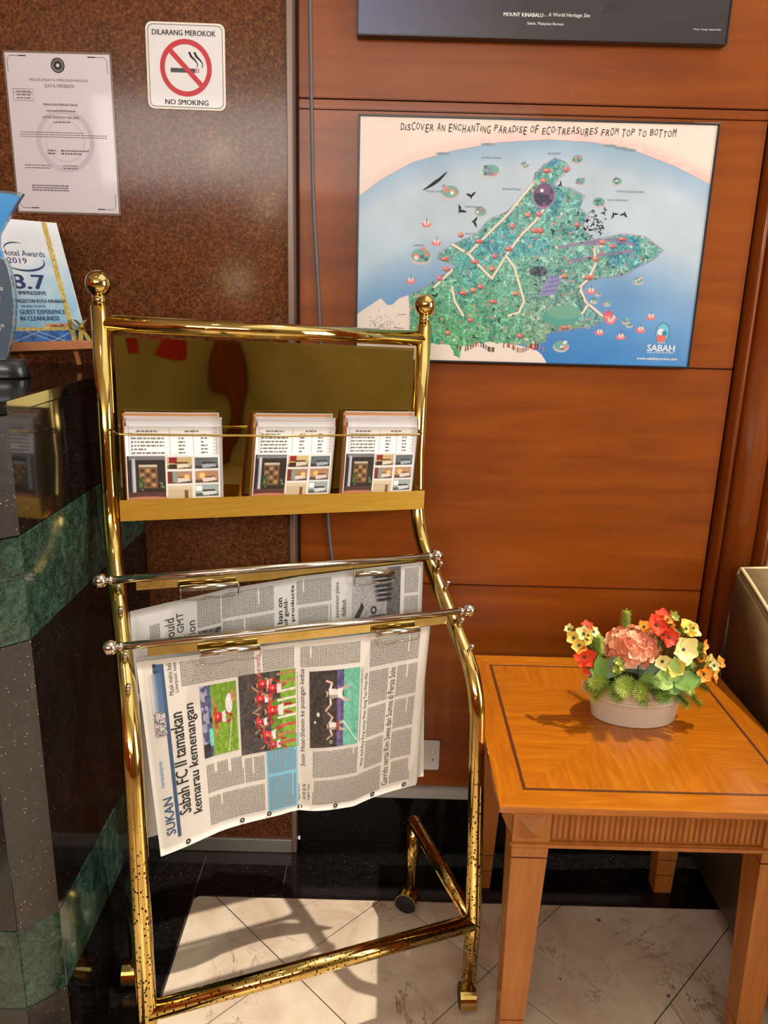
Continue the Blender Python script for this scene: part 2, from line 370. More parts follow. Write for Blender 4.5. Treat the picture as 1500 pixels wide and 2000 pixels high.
# ---- small painter: numpy picture -> colour attribute on a fine grid
class Pic:
    def __init__(s, w, h, aspect=1.0, bg=(255, 255, 255)):
        s.a = np.zeros((h, w, 3)); s.a[:] = bg; s.w, s.h, s.asp = w, h, aspect
        y, x = np.mgrid[0:h, 0:w]; s.u = x/(w-1); s.v = y/(h-1)
    def put(s, mask, col, op=1.0):
        m = np.clip(mask, 0, 1)[..., None]*op; s.a = s.a*(1-m)+np.array(col, float)*m; return s
    def ell(s, cx, cy, rx, ry, col, op=1.0, ang=0.0):
        dx = (s.u-cx)*s.asp; dy = s.v-cy; c, n = math.cos(ang), math.sin(ang)
        d = np.hypot((dx*c+dy*n)/(rx*s.asp), (-dx*n+dy*c)/ry); e = 1.0/(min(rx*s.w, ry*s.h)+1e-6)
        return s.put((1-d)/e+0.5, col, op)
    def rect(s, x0, y0, x1, y1, col, op=1.0):
        return s.put(((s.u >= x0) & (s.u <= x1) & (s.v >= y0) & (s.v <= y1)).astype(float), col, op)
    def inside(s, pts):
        m = np.zeros(s.u.shape, bool); n = len(pts)
        for i in range(n):
            (x0, y0), (x1, y1) = pts[i], pts[(i+1) % n]
            if y0 == y1: continue
            m ^= ((s.v >= min(y0, y1)) & (s.v < max(y0, y1)) & (s.u < x0+(s.v-y0)*(x1-x0)/(y1-y0)))
        return m
    def poly(s, pts, col, op=1.0): return s.put(s.inside(pts).astype(float), col, op)
    def dist(s, pts):
        d = np.full(s.u.shape, 9.0)
        for (x0, y0), (x1, y1) in zip(pts[:-1], pts[1:]):
            ax, ay, bx, by = x0*s.asp, y0, x1*s.asp, y1; L = (bx-ax)**2+(by-ay)**2+1e-12
            k = np.clip(((s.u*s.asp-ax)*(bx-ax)+(s.v-ay)*(by-ay))/L, 0, 1)
            d = np.minimum(d, np.hypot(s.u*s.asp-ax-k*(bx-ax), s.v-ay-k*(by-ay)))
        return d
    def line(s, pts, w, col, op=1.0): return s.put((w/2-s.dist(pts))*s.h+0.5, col, op)
    def noise(s, cells, seed=0):
        g = np.random.RandomState(seed).rand(cells+2, int(cells*s.asp)+3)
        y = s.v*cells; x = s.u*cells*s.asp; i = y.astype(int); j = x.astype(int); fy = y-i; fx = x-j
        fy = fy*fy*(3-2*fy); fx = fx*fx*(3-2*fx)
        return (g[i, j]*(1-fx)+g[i, j+1]*fx)*(1-fy)+(g[i+1, j]*(1-fx)+g[i+1, j+1]*fx)*fy
    def obj(s, name, x0, y0, x1, y1, surf, parent, lift=0.0003, mat='print', **kw):
        xs = np.linspace(x0, x1, s.w); ys = np.linspace(y0, y1, s.h); X, Y = np.meshgrid(xs, ys)
        co = surf(np.stack([X.ravel(), Y.ravel()], 1), lift)
        off = np.array(rootloc(parent)); w, h = s.w, s.h
        idx = np.arange(w*h).reshape(h, w); f = np.stack([idx[:-1, :-1], idx[1:, :-1], idx[1:, 1:], idx[:-1, 1:]], -1).reshape(-1, 4)
        me = bpy.data.meshes.new(name); me.vertices.add(w*h); me.vertices.foreach_set('co', (co-off).ravel())
        me.loops.add(len(f)*4); me.loops.foreach_set('vertex_index', f.ravel().astype(np.int32))
        me.polygons.add(len(f)); me.polygons.foreach_set('loop_start', np.arange(0, len(f)*4, 4, dtype=np.int32))
        me.update(calc_edges=True); me.validate()
        ca = me.color_attributes.new('Col', 'FLOAT_COLOR', 'POINT')
        c4 = np.concatenate([lin(np.clip(s.a, 0, 255)).reshape(-1, 3), np.ones((w*h, 1))], 1); ca.data.foreach_set('color', c4.ravel())
        me.materials.append(M[mat]); me.polygons.foreach_set('use_smooth', [True]*len(f))
        o = bpy.data.objects.new(name, me); link(o, parent); return setp(o, **kw)
# ================================================================== the room
def clip(poly, f):
    out = []
    for i in range(len(poly)):
        p, q = poly[i], poly[(i+1) % len(poly)]; a, b = f(p), f(q)
        if a >= 0: out.append(p)
        if (a >= 0) != (b >= 0): k = a/(a-b); out.append((p[0]+(q[0]-p[0])*k, p[1]+(q[1]-p[1])*k))
    return out
floor = box('floor', -3.0, 3.0, -5.0, 0.0, -0.10, -0.006, 'tile', kind='structure')
box('grout_bed', -0.6, 2.3, -2.8, 0.0, -0.006, -0.003, 'grout', floor)
S = 0.443; gap = 0.0018
for i in range(-16, 16):
    for j in range(-16, 16):
        # diagonal tile between the joints x+y = const and x-y = const
        a0, a1 = -0.16+S*i+gap, -0.16+S*(i+1)-gap; b0, b1 = 0.674+S*j+gap, 0.674+S*(j+1)-gap
        pl = [((a+b)/2, (a-b)/2) for a, b in ((a0, b0), (a0, b1), (a1, b1), (a1, b0))]
        for fn in (lambda p: p[0]+0.438, lambda p: 2.25-p[0], lambda p: -0.217-p[1], lambda p: p[1]+2.7):
            if len(pl) >= 3: pl = clip(pl, fn)
        if len(pl) < 3: continue
        ar = 0.5*abs(sum(pl[k][0]*pl[(k+1) % len(pl)][1]-pl[(k+1) % len(pl)][0]*pl[k][1] for k in range(len(pl))))
        if ar < 0.0006: continue
        prism('tile', pl, -0.006, 0.0, 'tile', floor)
for x0, x1 in ((-0.441, -0.2285), (-0.2255, 0.3715), (0.3745, 0.9715), (0.9745, 1.5715), (1.5745, 2.25)):
    box('border_slab', x0, x1, -0.2145, -0.001, -0.006, 0.0, 'black', floor, bev=0.0006)
for y0, y1 in ((-0.2145, -0.001), (-0.8145, -0.2175), (-1.4145, -0.8175), (-2.0145, -1.4175), (-2.7, -2.0175)):
    box('border_slab', -0.60, -0.444, y0, y1, -0.006, 0.0, 'black', floor, bev=0.0006)
# timber wall with separate panels, pale trim and black skirting
wall = box('wall_back', -0.26, 0.79, 0.012, 0.14, 0.0, 2.95, 'gap', kind='structure')
for z0, z1 in ((0.176, 0.7445), (0.7475, 1.2825), (1.2855, 1.7975), (1.7995, 1.8172), (1.8202, 2.38), (2.383, 2.945)):
    box('wood_panel', -0.2, 0.783, 0.0, 0.014, z0, z1, 'wall_wood', wall, bev=0.0016, seg=2)
box('skirting_slab', -0.204, 0.783, -0.006, 0.012, 0.0, 0.144, 'black', wall, bev=0.001)
trim = box('trim_1', -0.204, 0.783, -0.013, 0.012, 0.1445, 0.174, 'white_trim', bev=0.002, seg=2, kind='structure')
# granite-clad pier on the left of it
pier = box('wall_pier', -2.4, -0.219, -0.05, 0.14, 0.04, 2.95, 'granite', kind='structure')
box('trim_2', -2.4, -0.2195, -0.057, 0.01, 0.0, 0.04, 'alu', bev=0.0015, kind='structure')
box('trim_3', -0.2193, -0.2075, -0.055, 0.0118, 0.0, 2.95, 'side_trim', bev=0.0015, kind='structure')
# pilaster: half-round bead, broad convex board and return
def halfround(name, x0, x1, depth, z0, z1, mat, y=0.0, n=12, p=1.0, **kw):
    pts = [(x0+(x1-x0)*i/n, y-depth*math.sin(math.pi*i/n)**p) for i in range(n+1)]+[(x1, 0.1), (x0, 0.1)]
    o = prism(name, pts, z0, z1, mat, **kw)
    return o
pil = box('wall_pilaster', 0.7865, 0.93, 0.012, 0.14, 0.0, 2.95, 'gap', kind='structure')
halfround('bead', 0.79, 0.817, 0.017, 0.0, 2.95, 'pilaster_wood', parent=pil)
halfround('convex_board', 0.8195, 0.894, 0.02, 0.0, 2.95, 'pilaster_wood', parent=pil, p=0.6, n=24)
halfround('bead', 0.897, 0.925, 0.014, 0.0, 2.95, 'pilaster_wood', parent=pil)
for o in pil.children: o.data.polygons.foreach_set('use_smooth', [len(p.vertices) == 4 for p in o.data.polygons])
# window beyond the pilaster
win = box('window_1', 0.93, 2.6, 0.02, 0.12, 0.0, 0.79, 'wall_wood', kind='structure')
box('window_sill', 0.926, 2.6, -0.02, 0.13, 0.79, 0.815, 'pilaster_wood', win, bev=0.003)
box('window_frame', 0.926, 0.95, 0.03, 0.1, 0.815, 2.5, 'pilaster_wood', win, bev=0.002)
box('window_frame', 1.72, 1.77, 0.03, 0.1, 0.815, 2.5, 'pilaster_wood', win, bev=0.002)
box('window_head', 0.93, 2.6, 0.02, 0.12, 2.5, 2.95, 'wall_wood', win)
M['pane'] = pm('window_glass', (240, 248, 245), 0.02, **{'Transmission Weight': 1.0, 'IOR': 1.1})
box('pane', 0.95, 1.72, 0.06, 0.064, 0.815, 2.5, 'pane', win); box('pane', 1.77, 2.58, 0.06, 0.064, 0.815, 2.5, 'pane', win)
M['street'] = pm('pale_render', (226, 214, 190), 0.9)  # plain pale cream colour for the wall outside
box('wall_outside', 0.2, 5.0, 2.0, 2.1, -0.1, 3.0, 'street', kind='structure')
# the rest of the lobby: ceiling with an opening added to let the sun through, side and rear walls
M['ceil'] = pm('ceiling_white', (214, 206, 194), 0.9); M['olive'] = pm('olive_wall', (158, 152, 112), 0.8)
ce = box('ceiling', -3.0, 0.02, -5.0, 0.14, 2.95, 3.05, 'ceil', kind='structure')
box('ceiling_slab', 2.4, 3.0, -5.0, 0.14, 2.95, 3.05, 'ceil', ce); box('ceiling_slab', 0.02, 2.4, -5.0, -2.0, 2.95, 3.05, 'ceil', ce)
wr = box('wall_right', 2.8, 2.9, -5.0, -2.15, 0, 2.95, 'olive', kind='structure')
box('wall_section', 2.8, 2.9, -0.85, 0.14, 0, 2.95, 'wall_wood', wr); box('wall_section', 2.8, 2.9, -2.15, -0.85, 0, 0.6, 'wall_wood', wr)
box('wall_section', 2.8, 2.9, -2.15, -0.85, 2.6, 2.95, 'wall_wood', wr)
wl = box('wall_left', -3.1, -3.0, -5.0, 0.14, 0, 2.95, 'wall_wood', kind='structure')
wf = box('wall_front', 1.2, 2.9, -5.1, -5.0, 0, 2.95, 'olive', kind='structure')
box('wall_section', -3.1, -2.35, -5.1, -5.0, 0, 2.95, 'wall_wood', wf); box('wall_section', -2.35, 1.2, -5.1, -5.0, 0, 2.18, 'wall_wood', wf)
box('wall_section', -2.35, 1.2, -5.1, -5.0, 2.86, 2.95, 'wall_wood', wf)
for x in (1.3, 2.55): box('wood_column', x, x+0.22, -5.0, -4.86, 0, 2.95, 'pilaster_wood', wf, bev=0.01)
M['red'] = pm('red_cloth', (168, 22, 22), 0.8)
hang = thing('wall_hanging', (2.07, -4.97, 0.8), 'long red cloth hanging on the olive lobby wall', 'hanging')
hg = [(1.95+0.24*i/12, -4.97-0.012*math.cos(i*1.7), z) for z in (0.8, 2.3) for i in range(13)]
mesh_obj('cloth', hg, [(i, i+1, i+14, i+13) for i in range(12)], 'red', hang, True)
tube('rod', [(1.91, -4.965, 2.31), (2.23, -4.965, 2.31)], 0.01, 'brass', hang)
# ceiling downlights (their glints show in the polished granite)
M['glow'] = pm('lamp_glow', (255, 236, 200), 0.5, **{'Emission Color': (1.0, 0.86, 0.62, 1), 'Emission Strength': 30.0})
for k, (x, y) in enumerate(((-0.62, -1.35), (-0.42, -2.6), (1.16, -3.04))):
    d = thing('downlight', (x, y, 2.95), ('downlight above the reception counter', 'downlight above the middle of the lobby', 'downlight in front of the olive lobby wall')[k], 'downlight', 'ceiling downlights')
    lathe('rim', [(0.045, -0.012), (0.065, -0.012), (0.066, 0.0), (0.045, 0.0)], (x, y, 2.95), 'brass', d)
    lathe('bulb', [(0.044, -0.006), (0.044, -0.002)], (x, y, 2.95), 'glow', d)
    l = lamp('downlight_lamp', 'SPOT', (x, y, 2.93), (x, y, 0), 14, (1.0, 0.86, 0.66), spot_size=math.radians(85), spot_blend=0.6, shadow_soft_size=0.04)
M['glint_glow'] = pm('glint_glow', (255, 236, 190), 0.5, **{'Emission Color': (1.0, 0.84, 0.5, 1), 'Emission Strength': 160.0})
for k, (x, z) in enumerate(((-1.30, 2.42), (-0.95, 2.05), (-1.18, 1.50))):  # hung globes added as stand-ins for far ceiling lights mirrored in the granite
    d = thing('glint_globe', (x, -4.6, z), ('glowing globe added for a glint, hung highest over the far lobby', 'glowing globe added for a glint, hung between the other two', 'glowing globe added for a glint, hung lowest over the far lobby')[k], 'lamp', 'glint globes')
    lathe('globe', [(.002, -.022), (.03, -.018), (.045, 0), (.03, .018), (.012, .022)], (x, -4.6, z), 'glint_glow', d); tube('flex', [(x, -4.6, z+.02), (x, -4.6, 2.95)], .003, 'rubber', d, n=6); lathe('cap', [(.014, .020), (.014, .05)], (x, -4.6, z), 'brass', d)
# ================================================================== reception counter
CX, CYB, CT = -0.558, -0.66, 1.265; cc = 0.05
def plan(o):   # outline pushed out by o, chamfered corner towards the camera
    return [(-1.9, -0.052), (-1.9, CYB-cc-o), (CX-cc-o*0.4, CYB-cc-o), (CX+o, CYB+o*0.4), (CX+o, -0.052)]
ctr = thing('reception_counter', (-1.0, -0.5, 0.0), 'tall black granite reception counter with two green marble bands', 'counter')
for nm, z0, z1, mt, o in (('plinth', 0.0, 0.194, 'black', 0.0), ('marble_band', 0.195, 0.361, 'green', 0.0006), ('front_slab', 0.362, 0.884, 'black', 0.0),
                          ('marble_band', 0.885, 1.057, 'green', 0.0006), ('front_slab', 1.058, 1.2445, 'black', 0.0), ('worktop', 1.245, CT, 'black', 0.001)):
    prism(nm, plan(o), z0, z1, mt, ctr, bev=0.001)
e0, e1 = (CX-cc, CYB-cc), (CX, CYB)
dd = np.array([0.7071, -0.7071])*0.0015
for z0, z1, mt in ((0.004, 0.193, 'black_edge'), (0.363, 0.883, 'black_edge'), (1.06, 1.243, 'black_edge')):
    q = [tuple(np.array(p)*1.0+k*dd) for p, k in ((e0, 0.2), (e0, 1), (e1, 1), (e1, 0.2))]
    prism('corner_strip', q, z0, z1, mt, ctr)
# ================================================================== wall pieces
# --- no-smoking sign
sg = thing('no_smoking_sign', (-0.42, -0.0505, 1.782), 'white no-smoking sticker with red circle on brown granite', 'sign')
ang = math.radians(-0.6); o = np.array([-0.499, -0.0515, 1.938]); axx = np.array([math.cos(ang), 0, math.sin(ang)]); axy = np.array([math.sin(ang), 0, -math.cos(ang)])
sS = flat(o, axx, axy, (0, -1, 0)); w, h = 0.158, 0.157
def rrect(x0, y0, x1, y1, r, n=6):
    P = []
    for cx, cy, a in ((x1-r, y0+r, -90), (x1-r, y1-r, 0), (x0+r, y1-r, 90), (x0+r, y0+r, 180)):
        for i in range(n+1): t_ = math.radians(a+90*i/n); P.append((cx+r*math.cos(t_), cy+r*math.sin(t_)))
    return P
def plate(name, pts, surf, th, mat, parent):
    n = len(pts); a = surf(np.array(pts), 0.0); b = surf(np.array(pts), th)
    return mesh_obj(name, np.concatenate([a, b]), [tuple(range(n))[::-1], tuple(range(n, 2*n))]+[(i, (i+1) % n, n+(i+1) % n, n+i) for i in range(n)], mat, parent)
plate('backing', rrect(0, 0, w, h, 0.013), sS, 0.0008, 'sign_edge', sg)
plate('face', rrect(0.0035, 0.0035, w-0.0035, h-0.0035, 0.011), lambda p, k=0: sS(p, k+0.0008), 0.0003, 'sign', sg)
a1 = rrect(0.0045, 0.004, w-0.0045, h-0.004, 0.0105); a2 = rrect(0.0056, 0.0051, w-0.0056, h-0.0051, 0.0098); n = len(a1)
printed('outline', [(a1+a2, [(i, (i+1) % n, n+(i+1) % n, n+i) for i in range(n)])], sS, 'cig', sg, 0.0013)
printed('lettering', [text2d('DILARANG MEROKOK', w*0.485, 0.0185, w=0.127, h=0.0098, bold=True), text2d('NO SMOKING', w*0.5, 0.1435, w=0.088, h=0.0098, bold=True)], sS, 'ink', sg, 0.0014)
cx, cy = w*0.5, 0.081
printed('cigarette', [rect2d(cx-0.031, cy+0.0005, cx+0.019, cy+0.0085)], sS, 'cig', sg, 0.0013)
printed('ember', [rect2d(cx+0.0205, cy+0.0005, cx+0.0225, cy+0.0085), rect2d(cx+0.0245, cy+0.0005, cx+0.0262, cy+0.0085)], sS, 'ink_red', sg, 0.0013)
sm = lambda x: line2d([(cx+x, cy-0.029), (cx+x+0.004, cy-0.021), (cx+x+0.012, cy-0.014), (cx+x+0.0165, cy-0.008), (cx+x+0.015, cy-0.001)], [0.0042, 0.0045, 0.003, 0.002, 0.0016])
printed('smoke', [sm(0.007), sm(0.0175)], sS, 'ink', sg, 0.0013)
printed('prohibition_ring', [ring2d(cx, cy, 0.0425, 0.052), ], sS, 'ink_red', sg, 0.0016)
printed('prohibition_slash', [line2d([(cx-0.0325, cy-0.0325), (cx+0.0325, cy+0.0325)], 0.0095)], sS, 'ink_red', sg, 0.0018)
# --- laminated certificate
ct = thing('certificate', (-0.68, -0.0505, 1.577), 'laminated white certificate with round seal on granite pier', 'certificate')
cs = flat((-0.788, -0.0515, 1.880), (1, 0, 0), (0, 0, -1), (0, -1, 0)); w, h = 0.218, 0.306
plate('laminate', rrect(0, 0, w, h, 0.003), cs, 0.0005, 'laminate', ct)
wv = lambda p, k=0: cs(p, k+0.0006)
plate('paper', [(0.004, 0.004), (w-0.004, 0.004), (w-0.004, h-0.004), (0.004, h-0.004)], wv, 0.0004, 'cert', ct)
X = lambda u: u*0.213+0.002; Y = lambda v_: v_*0.299+0.003
it = [text2d('PESURUHJAYA PERLINDUNGAN', X(.5), Y(.166), w=X(.545), h=0.0062), text2d('DATA PERIBADI', X(.503), Y(.199), w=X(.265), h=0.0062),
      text2d('PERAKUAN PENDAFTARAN', X(.5), Y(.314), w=X(.32), h=0.0042, bold=True), text2d('HOTEL DELEETON SDN. BHD.', X(.5), Y(.393), w=X(.34), h=0.0042, bold=True)]
printed('lettering', it, cs, 'ink_soft', ct, 0.0013)
it = [words(X(.36), Y(.345), X(.64), Y(.36), 0.0042), words(X(.42), Y(.415), X(.58), Y(.43), 0.0042), words(X(.09), Y(.482), X(.93), Y(.53), 0.0042, hgt=0.3),
      words(X(.34), Y(.592), X(.42), Y(.63), 0.0055), words(X(.47), Y(.592), X(.74), Y(.63), 0.0055), words(X(.11), Y(.69), X(.36), Y(.725), 0.005, hgt=0.35), words(X(.48), Y(.69), X(.62), Y(.725), 0.005, hgt=0.35),
      words(X(.16), Y(.82), X(.52), Y(.862), 0.0045), words(X(.09), Y(.228), X(.23), Y(.29), 0.006, hgt=0.35)]
printed('fine_print', it, cs, 'ink_soft', ct, 0.0013, stuff=True)
it = [ring2d(X(.504), Y(.074), 0.0112, 0.0138), ring2d(X(.504), Y(.074), 0.0088, 0.0104), ring2d(X(.504), Y(.074), 0.0035, 0.0082)]
for x0, x1, y0, y1 in ((.03, .21, .02, .12), (.97, .79, .02, .12), (.03, .21, .975, .875), (.97, .79, .975, .875)):
    it += [line2d([(X(x0), Y(y1)), (X(x0), Y(y0+(y1-y0)*.2)), (X(x0+(x1-x0)*.15), Y(y0)), (X(x1), Y(y0))], 0.0008), line2d([(X(x0+(x1-x0)*.6), Y(y0)), (X(x1), Y(y0))], 0.0018)]
it += [line2d([(X(.06), Y(.222)), (X(.25), Y(.222)), (X(.25), Y(.293)), (X(.06), Y(.293)), (X(.06), Y(.222))], 0.0007), line2d([(X(.06), Y(.246)), (X(.25), Y(.246))], 0.0006)]
printed('seal_and_border', it, cs, 'ink', ct, 0.0013, stuff=True)
printed('watermark', [ring2d(X(.52), Y(.54), 0.050, 0.060), ring2d(X(.52), Y(.54), 0.038, 0.040)], cs, 'ink_pale', ct, 0.0011)
# --- grey cable clipped down the timber
cb = [(-0.178, -0.004, 2.94), (-0.177, -0.004, 2.0), (-0.170, -0.004, 1.61), (-0.157, -0.004, 1.42), (-0.146, -0.004, 1.15), (-0.136, -0.004, 0.92), (-0.122, -0.004, 0.79), (-0.06, -0.004, 0.5), (0.05, -0.004, 0.36), (0.118, -0.006, 0.30)]
tube('wall_cable', fillet(cb, 0.1, 4), 0.0038, 'cable', n=10, base=(-0.15, -0.004, 0.3), label='thin grey cable running down the timber wall', category='cable')
# --- socket
sk = thing('socket', (0.118, -0.0, 0.229), 'white switched wall socket low on the timber wall', 'socket')
box('faceplate', 0.075, 0.161, -0.009, -0.0002, 0.229, 0.315, 'plastic', sk, bev=0.003, seg=2)
box('rocker_switch', 0.136, 0.15, -0.0125, -0.008, 0.277, 0.298, 'plastic', sk, bev=0.0015)
for x0, x1, z0, z1 in ((0.142, 0.1455, 0.259, 0.2625), (0.098, 0.102, 0.285, 0.295), (0.086, 0.096, 0.262, 0.266), (0.106, 0.116, 0.262, 0.266)):
    box('slot', x0, x1, -0.0096, -0.0088, z0, z1, 'dark', sk)
# ================================================================== posters
def framed(name, x0, x1, z0, z1, label, cat, t_=0.028, e=0.004):
    r = thing(name, ((x0+x1)/2, -0.001, z0), label, cat)
    box('board', x0+0.002, x1-0.002, -t_+0.002, -0.001, z0+0.002, z1-0.002, 'frame_black', r)
    for a, b, c, d in ((x0, x1, z0, z0+e), (x0, x1, z1-e, z1), (x0, x0+e, z0+e, z1-e), (x1-e, x1, z0+e, z1-e)):
        box('frame_bar', a, b, -t_-0.001, -0.0012, c, d, 'frame_black', r, bev=0.0006)
    return r, flat((x0+e, -t_+0.0018, z1-e), (1, 0, 0), (0, 0, -1), (0, -1, 0)), x1-x0-2*e, z1-z0-2*e
mp, ms, mw, mh = framed('map_poster', -0.074, 0.673, 1.286, 1.786, 'illustrated island map poster with blue sea in thin black frame', 'poster')
ARC = [(0.002, 0.312), (0.063, 0.244), (0.15, 0.174), (0.262, 0.125), (0.389, 0.088), (0.528, 0.072), (0.66, 0.078), (0.783, 0.11), (0.891, 0.162), (1.0, 0.232)]
BORN = [(0.0, 0.805), (0.069, 0.735), (0.088, 0.765), (0.105, 0.761), (0.124, 0.733), (0.153, 0.718), (0.197, 0.805), (0.199, 0.917), (0.311, 0.926), (0.421, 0.909), (0.533, 0.937), (0.556, 0.961), (0.575, 0.999), (0.576, 1.018), (-0.014, 1.02)]
ISL = [(0.149, 0.72), (0.219, 0.663), (0.243, 0.632), (0.283, 0.589), (0.229, 0.567), (0.232, 0.537), (0.297, 0.481), (0.337, 0.457), (0.376, 0.391), (0.424, 0.36), (0.462, 0.307), (0.492, 0.249), (0.498, 0.204), (0.521, 0.169), (0.551, 0.14), (0.584, 0.156), (0.602, 0.183), (0.579, 0.212), (0.557, 0.247), (0.606, 0.257), (0.649, 0.289), (0.635, 0.336), (0.662, 0.364), (0.648, 0.416), (0.684, 0.462), (0.765, 0.436), (0.831, 0.445), (0.89, 0.502), (0.864, 0.544), (0.824, 0.576), (0.777, 0.619), (0.711, 0.628), (0.679, 0.647), (0.664, 0.678), (0.676, 0.738), (0.743, 0.798), (0.707, 0.836), (0.623, 0.858), (0.573, 0.872), (0.571, 0.91), (0.533, 0.937), (0.456, 0.92), (0.387, 0.923), (0.319, 0.938), (0.313, 0.995), (0.291, 0.983), (0.277, 0.939), (0.199, 0.929), (0.156, 0.868), (0.154, 0.781)]
ROADS = [[(0.5, 0.238), (0.462, 0.307), (0.432, 0.366), (0.386, 0.437), (0.323, 0.534)], [(0.273, 0.5), (0.323, 0.54), (0.359, 0.592), (0.394, 0.639)], [(0.394, 0.639), (0.431, 0.542), (0.469, 0.458), (0.508, 0.398), (0.53, 0.351)],
         [(0.431, 0.542), (0.458, 0.588), (0.479, 0.672), (0.494, 0.733), (0.48, 0.782), (0.45, 0.796)], [(0.278, 0.679), (0.288, 0.74), (0.315, 0.8)], [(0.686, 0.497), (0.695, 0.568), (0.678, 0.629), (0.655, 0.666), (0.675, 0.726), (0.729, 0.786)],
         [(0.276, 0.607), (0.227, 0.681)], [(0.568, 0.767), (0.62, 0.796), (0.67, 0.776), (0.684, 0.738)]]
PURP = [[(0.668, 0.474), (0.734, 0.466), (0.801, 0.481)], [(0.587, 0.501), (0.652, 0.481), (0.71, 0.484)], [(0.62, 0.56), (0.70, 0.53), (0.80, 0.51)]]
RED = [(0.532, 0.191), (0.586, 0.184), (0.524, 0.231), (0.35, 0.483), (0.444, 0.418), (0.486, 0.37), (0.341, 0.569), (0.361, 0.674), (0.467, 0.699), (0.402, 0.736), (0.337, 0.818), (0.271, 0.877), (0.253, 0.56), (0.488, 0.881), (0.58, 0.76), (0.622, 0.839), (0.533, 0.93), (0.693, 0.544), (0.766, 0.459), (0.631, 0.405), (0.296, 0.458), (0.259, 0.602), (0.241, 0.642), (0.392, 0.597), (0.438, 0.512), (0.518, 0.365), (0.606, 0.619), (0.677, 0.623), (0.739, 0.489), (0.709, 0.473), (0.509, 0.433), (0.526, 0.432), (0.341, 0.689), (0.312, 0.702), (0.398, 0.543)]
ILS = [(0.183, 0.55, 1.5), (0.26, 0.286, 1.3), (0.373, 0.197, 1.2), (0.629, 0.231, .7), (0.734, 0.227, .7), (0.687, 0.311, .9), (0.616, 0.144, .8), (0.468, 0.171, .6), (0.824, 0.63, .7), (0.614, 0.921, 1.1), (0.812, 0.82, .5), (0.35, 0.363, .9), (.80, .805, .5), (.74, .73, .5), (.70, .72, .5), (.71, .69, .4)]
BOAT = [(0.689, 0.683), (0.726, 0.86), (0.791, 0.877), (0.874, 0.787), (0.76, 0.797), (0.196, 0.421), (0.156, 0.659), (0.227, 0.496), (0.848, 0.844), (.745, .79), (.755, .81)]
p = Pic(620, 416, aspect=mw/mh)
arcx = np.interp(p.u, [a[0] for a in ARC], [a[1] for a in ARC]); below = p.v-arcx
n1 = p.noise(6, 1)*0.6+p.noise(14, 2)*0.4; n2 = p.noise(60, 3); n3 = p.noise(120, 4); n4 = p.noise(28, 5)
p.a[:] = (238, 224, 212)
p.put(np.exp(-((below+0.012)/0.03)**2)*(0.35+0.5*p.u), (240, 186, 182), 0.8)
dp = np.clip(below/0.9, 0, 1)
sea = np.stack([np.interp(dp, [0, .12, .35, .6, 1], q) for q in ([150, 186, 192, 122, 52], [184, 204, 212, 166, 128], [212, 218, 224, 210, 200])], -1)
sea += ((n1-0.5)*22)[..., None]; sea -= (np.clip(0.25-p.u, 0, 1)*90*np.clip(dp*2, 0, 1))[..., None]*np.array([1, .5, .1])
m_ = (below > 0)[..., None]; p.a = np.where(m_, sea, p.a)
p.put((0.0012-np.abs(below))*p.h+0.5, (150, 120, 130), 0.6)
for k in range(26):
    cx_ = random.uniform(0.14, 0.95); cy_ = float(np.interp(cx_, [a[0] for a in ARC], [a[1] for a in ARC]))-random.uniform(0.008, 0.03)
    p.ell(cx_, cy_, random.uniform(.006, .016), random.uniform(.004, .009), (246, 214, 206))
for cx_ in (.235, .36, .705, .735, .76): p.ell(cx_, float(np.interp(cx_, [a[0] for a in ARC], [a[1] for a in ARC])), .02, .006, (130, 150, 160))
p.poly(BORN, (234, 222, 212))
ins = p.inside(ISL); edge = np.minimum(p.dist(ISL+[ISL[0]]), 0.05)
wob = ins & (edge+0.012*(n2-0.5) > 0.004)
low = np.clip((p.v-0.45)/0.5, 0, 1); lef = np.clip((0.62-p.u)/0.3, 0, 1)
g = np.stack([100+24*n2-24*low*lef+34*(p.u > .5)*low*0.7, 166+24*n2-6*low, 156+24*n2-30*low*lef-18*low], -1)
g = g-(np.abs(n3-0.5) < 0.08)[..., None]*np.array([40, 46, 40])+(np.abs(n2-0.62) < 0.05)[..., None]*np.array([52, 44, 40])-(n4 < 0.3)[..., None]*np.array([22, 20, 10])
g = g+(n1 > 0.62)[..., None]*np.array([-18, -6, 12])
p.a = np.where(wob[..., None], g, p.a)
p.put(((edge < 0.006) & ins & (p.v < 0.9)).astype(float), (150, 120, 150), 0.5)
for r_ in PURP: p.line(r_, 0.012, (150, 120, 160), .8)
for r_ in ROADS: p.line(r_, 0.013, (110, 90, 80), .7); p.line(r_, 0.010, (236, 226, 206))
for k in range(520):   # small coloured details scattered over the land
    q = (random.uniform(.15, .9), random.uniform(.15, .93))
    if not ins[int(q[1]*415), int(q[0]*619)]: continue
    p.ell(q[0], q[1], random.uniform(.0015, .005), random.uniform(.002, .007), random.choice([(226, 130, 126), (210, 110, 100), (240, 220, 200), (30, 90, 80), (40, 60, 60), (160, 130, 170), (236, 160, 120)]), .9)
for i, (x, y) in enumerate(RED):
    w_, h_ = (.008, .010) if i % 3 else (.012, .008); p.ell(x+.001, y+.005, w_, h_, (120, 60, 60), .7); p.poly([(x-w_, y-h_*.4), (x, y-h_), (x+w_, y-h_*.4), (x+w_*.8, y+h_*.7), (x-w_*.8, y+h_*.7)], [(214, 108, 96), (222, 104, 116), (226, 134, 104)][i % 3]); p.ell(x-w_*.3, y-h_*.2, w_*.3, h_*.3, (240, 190, 176))
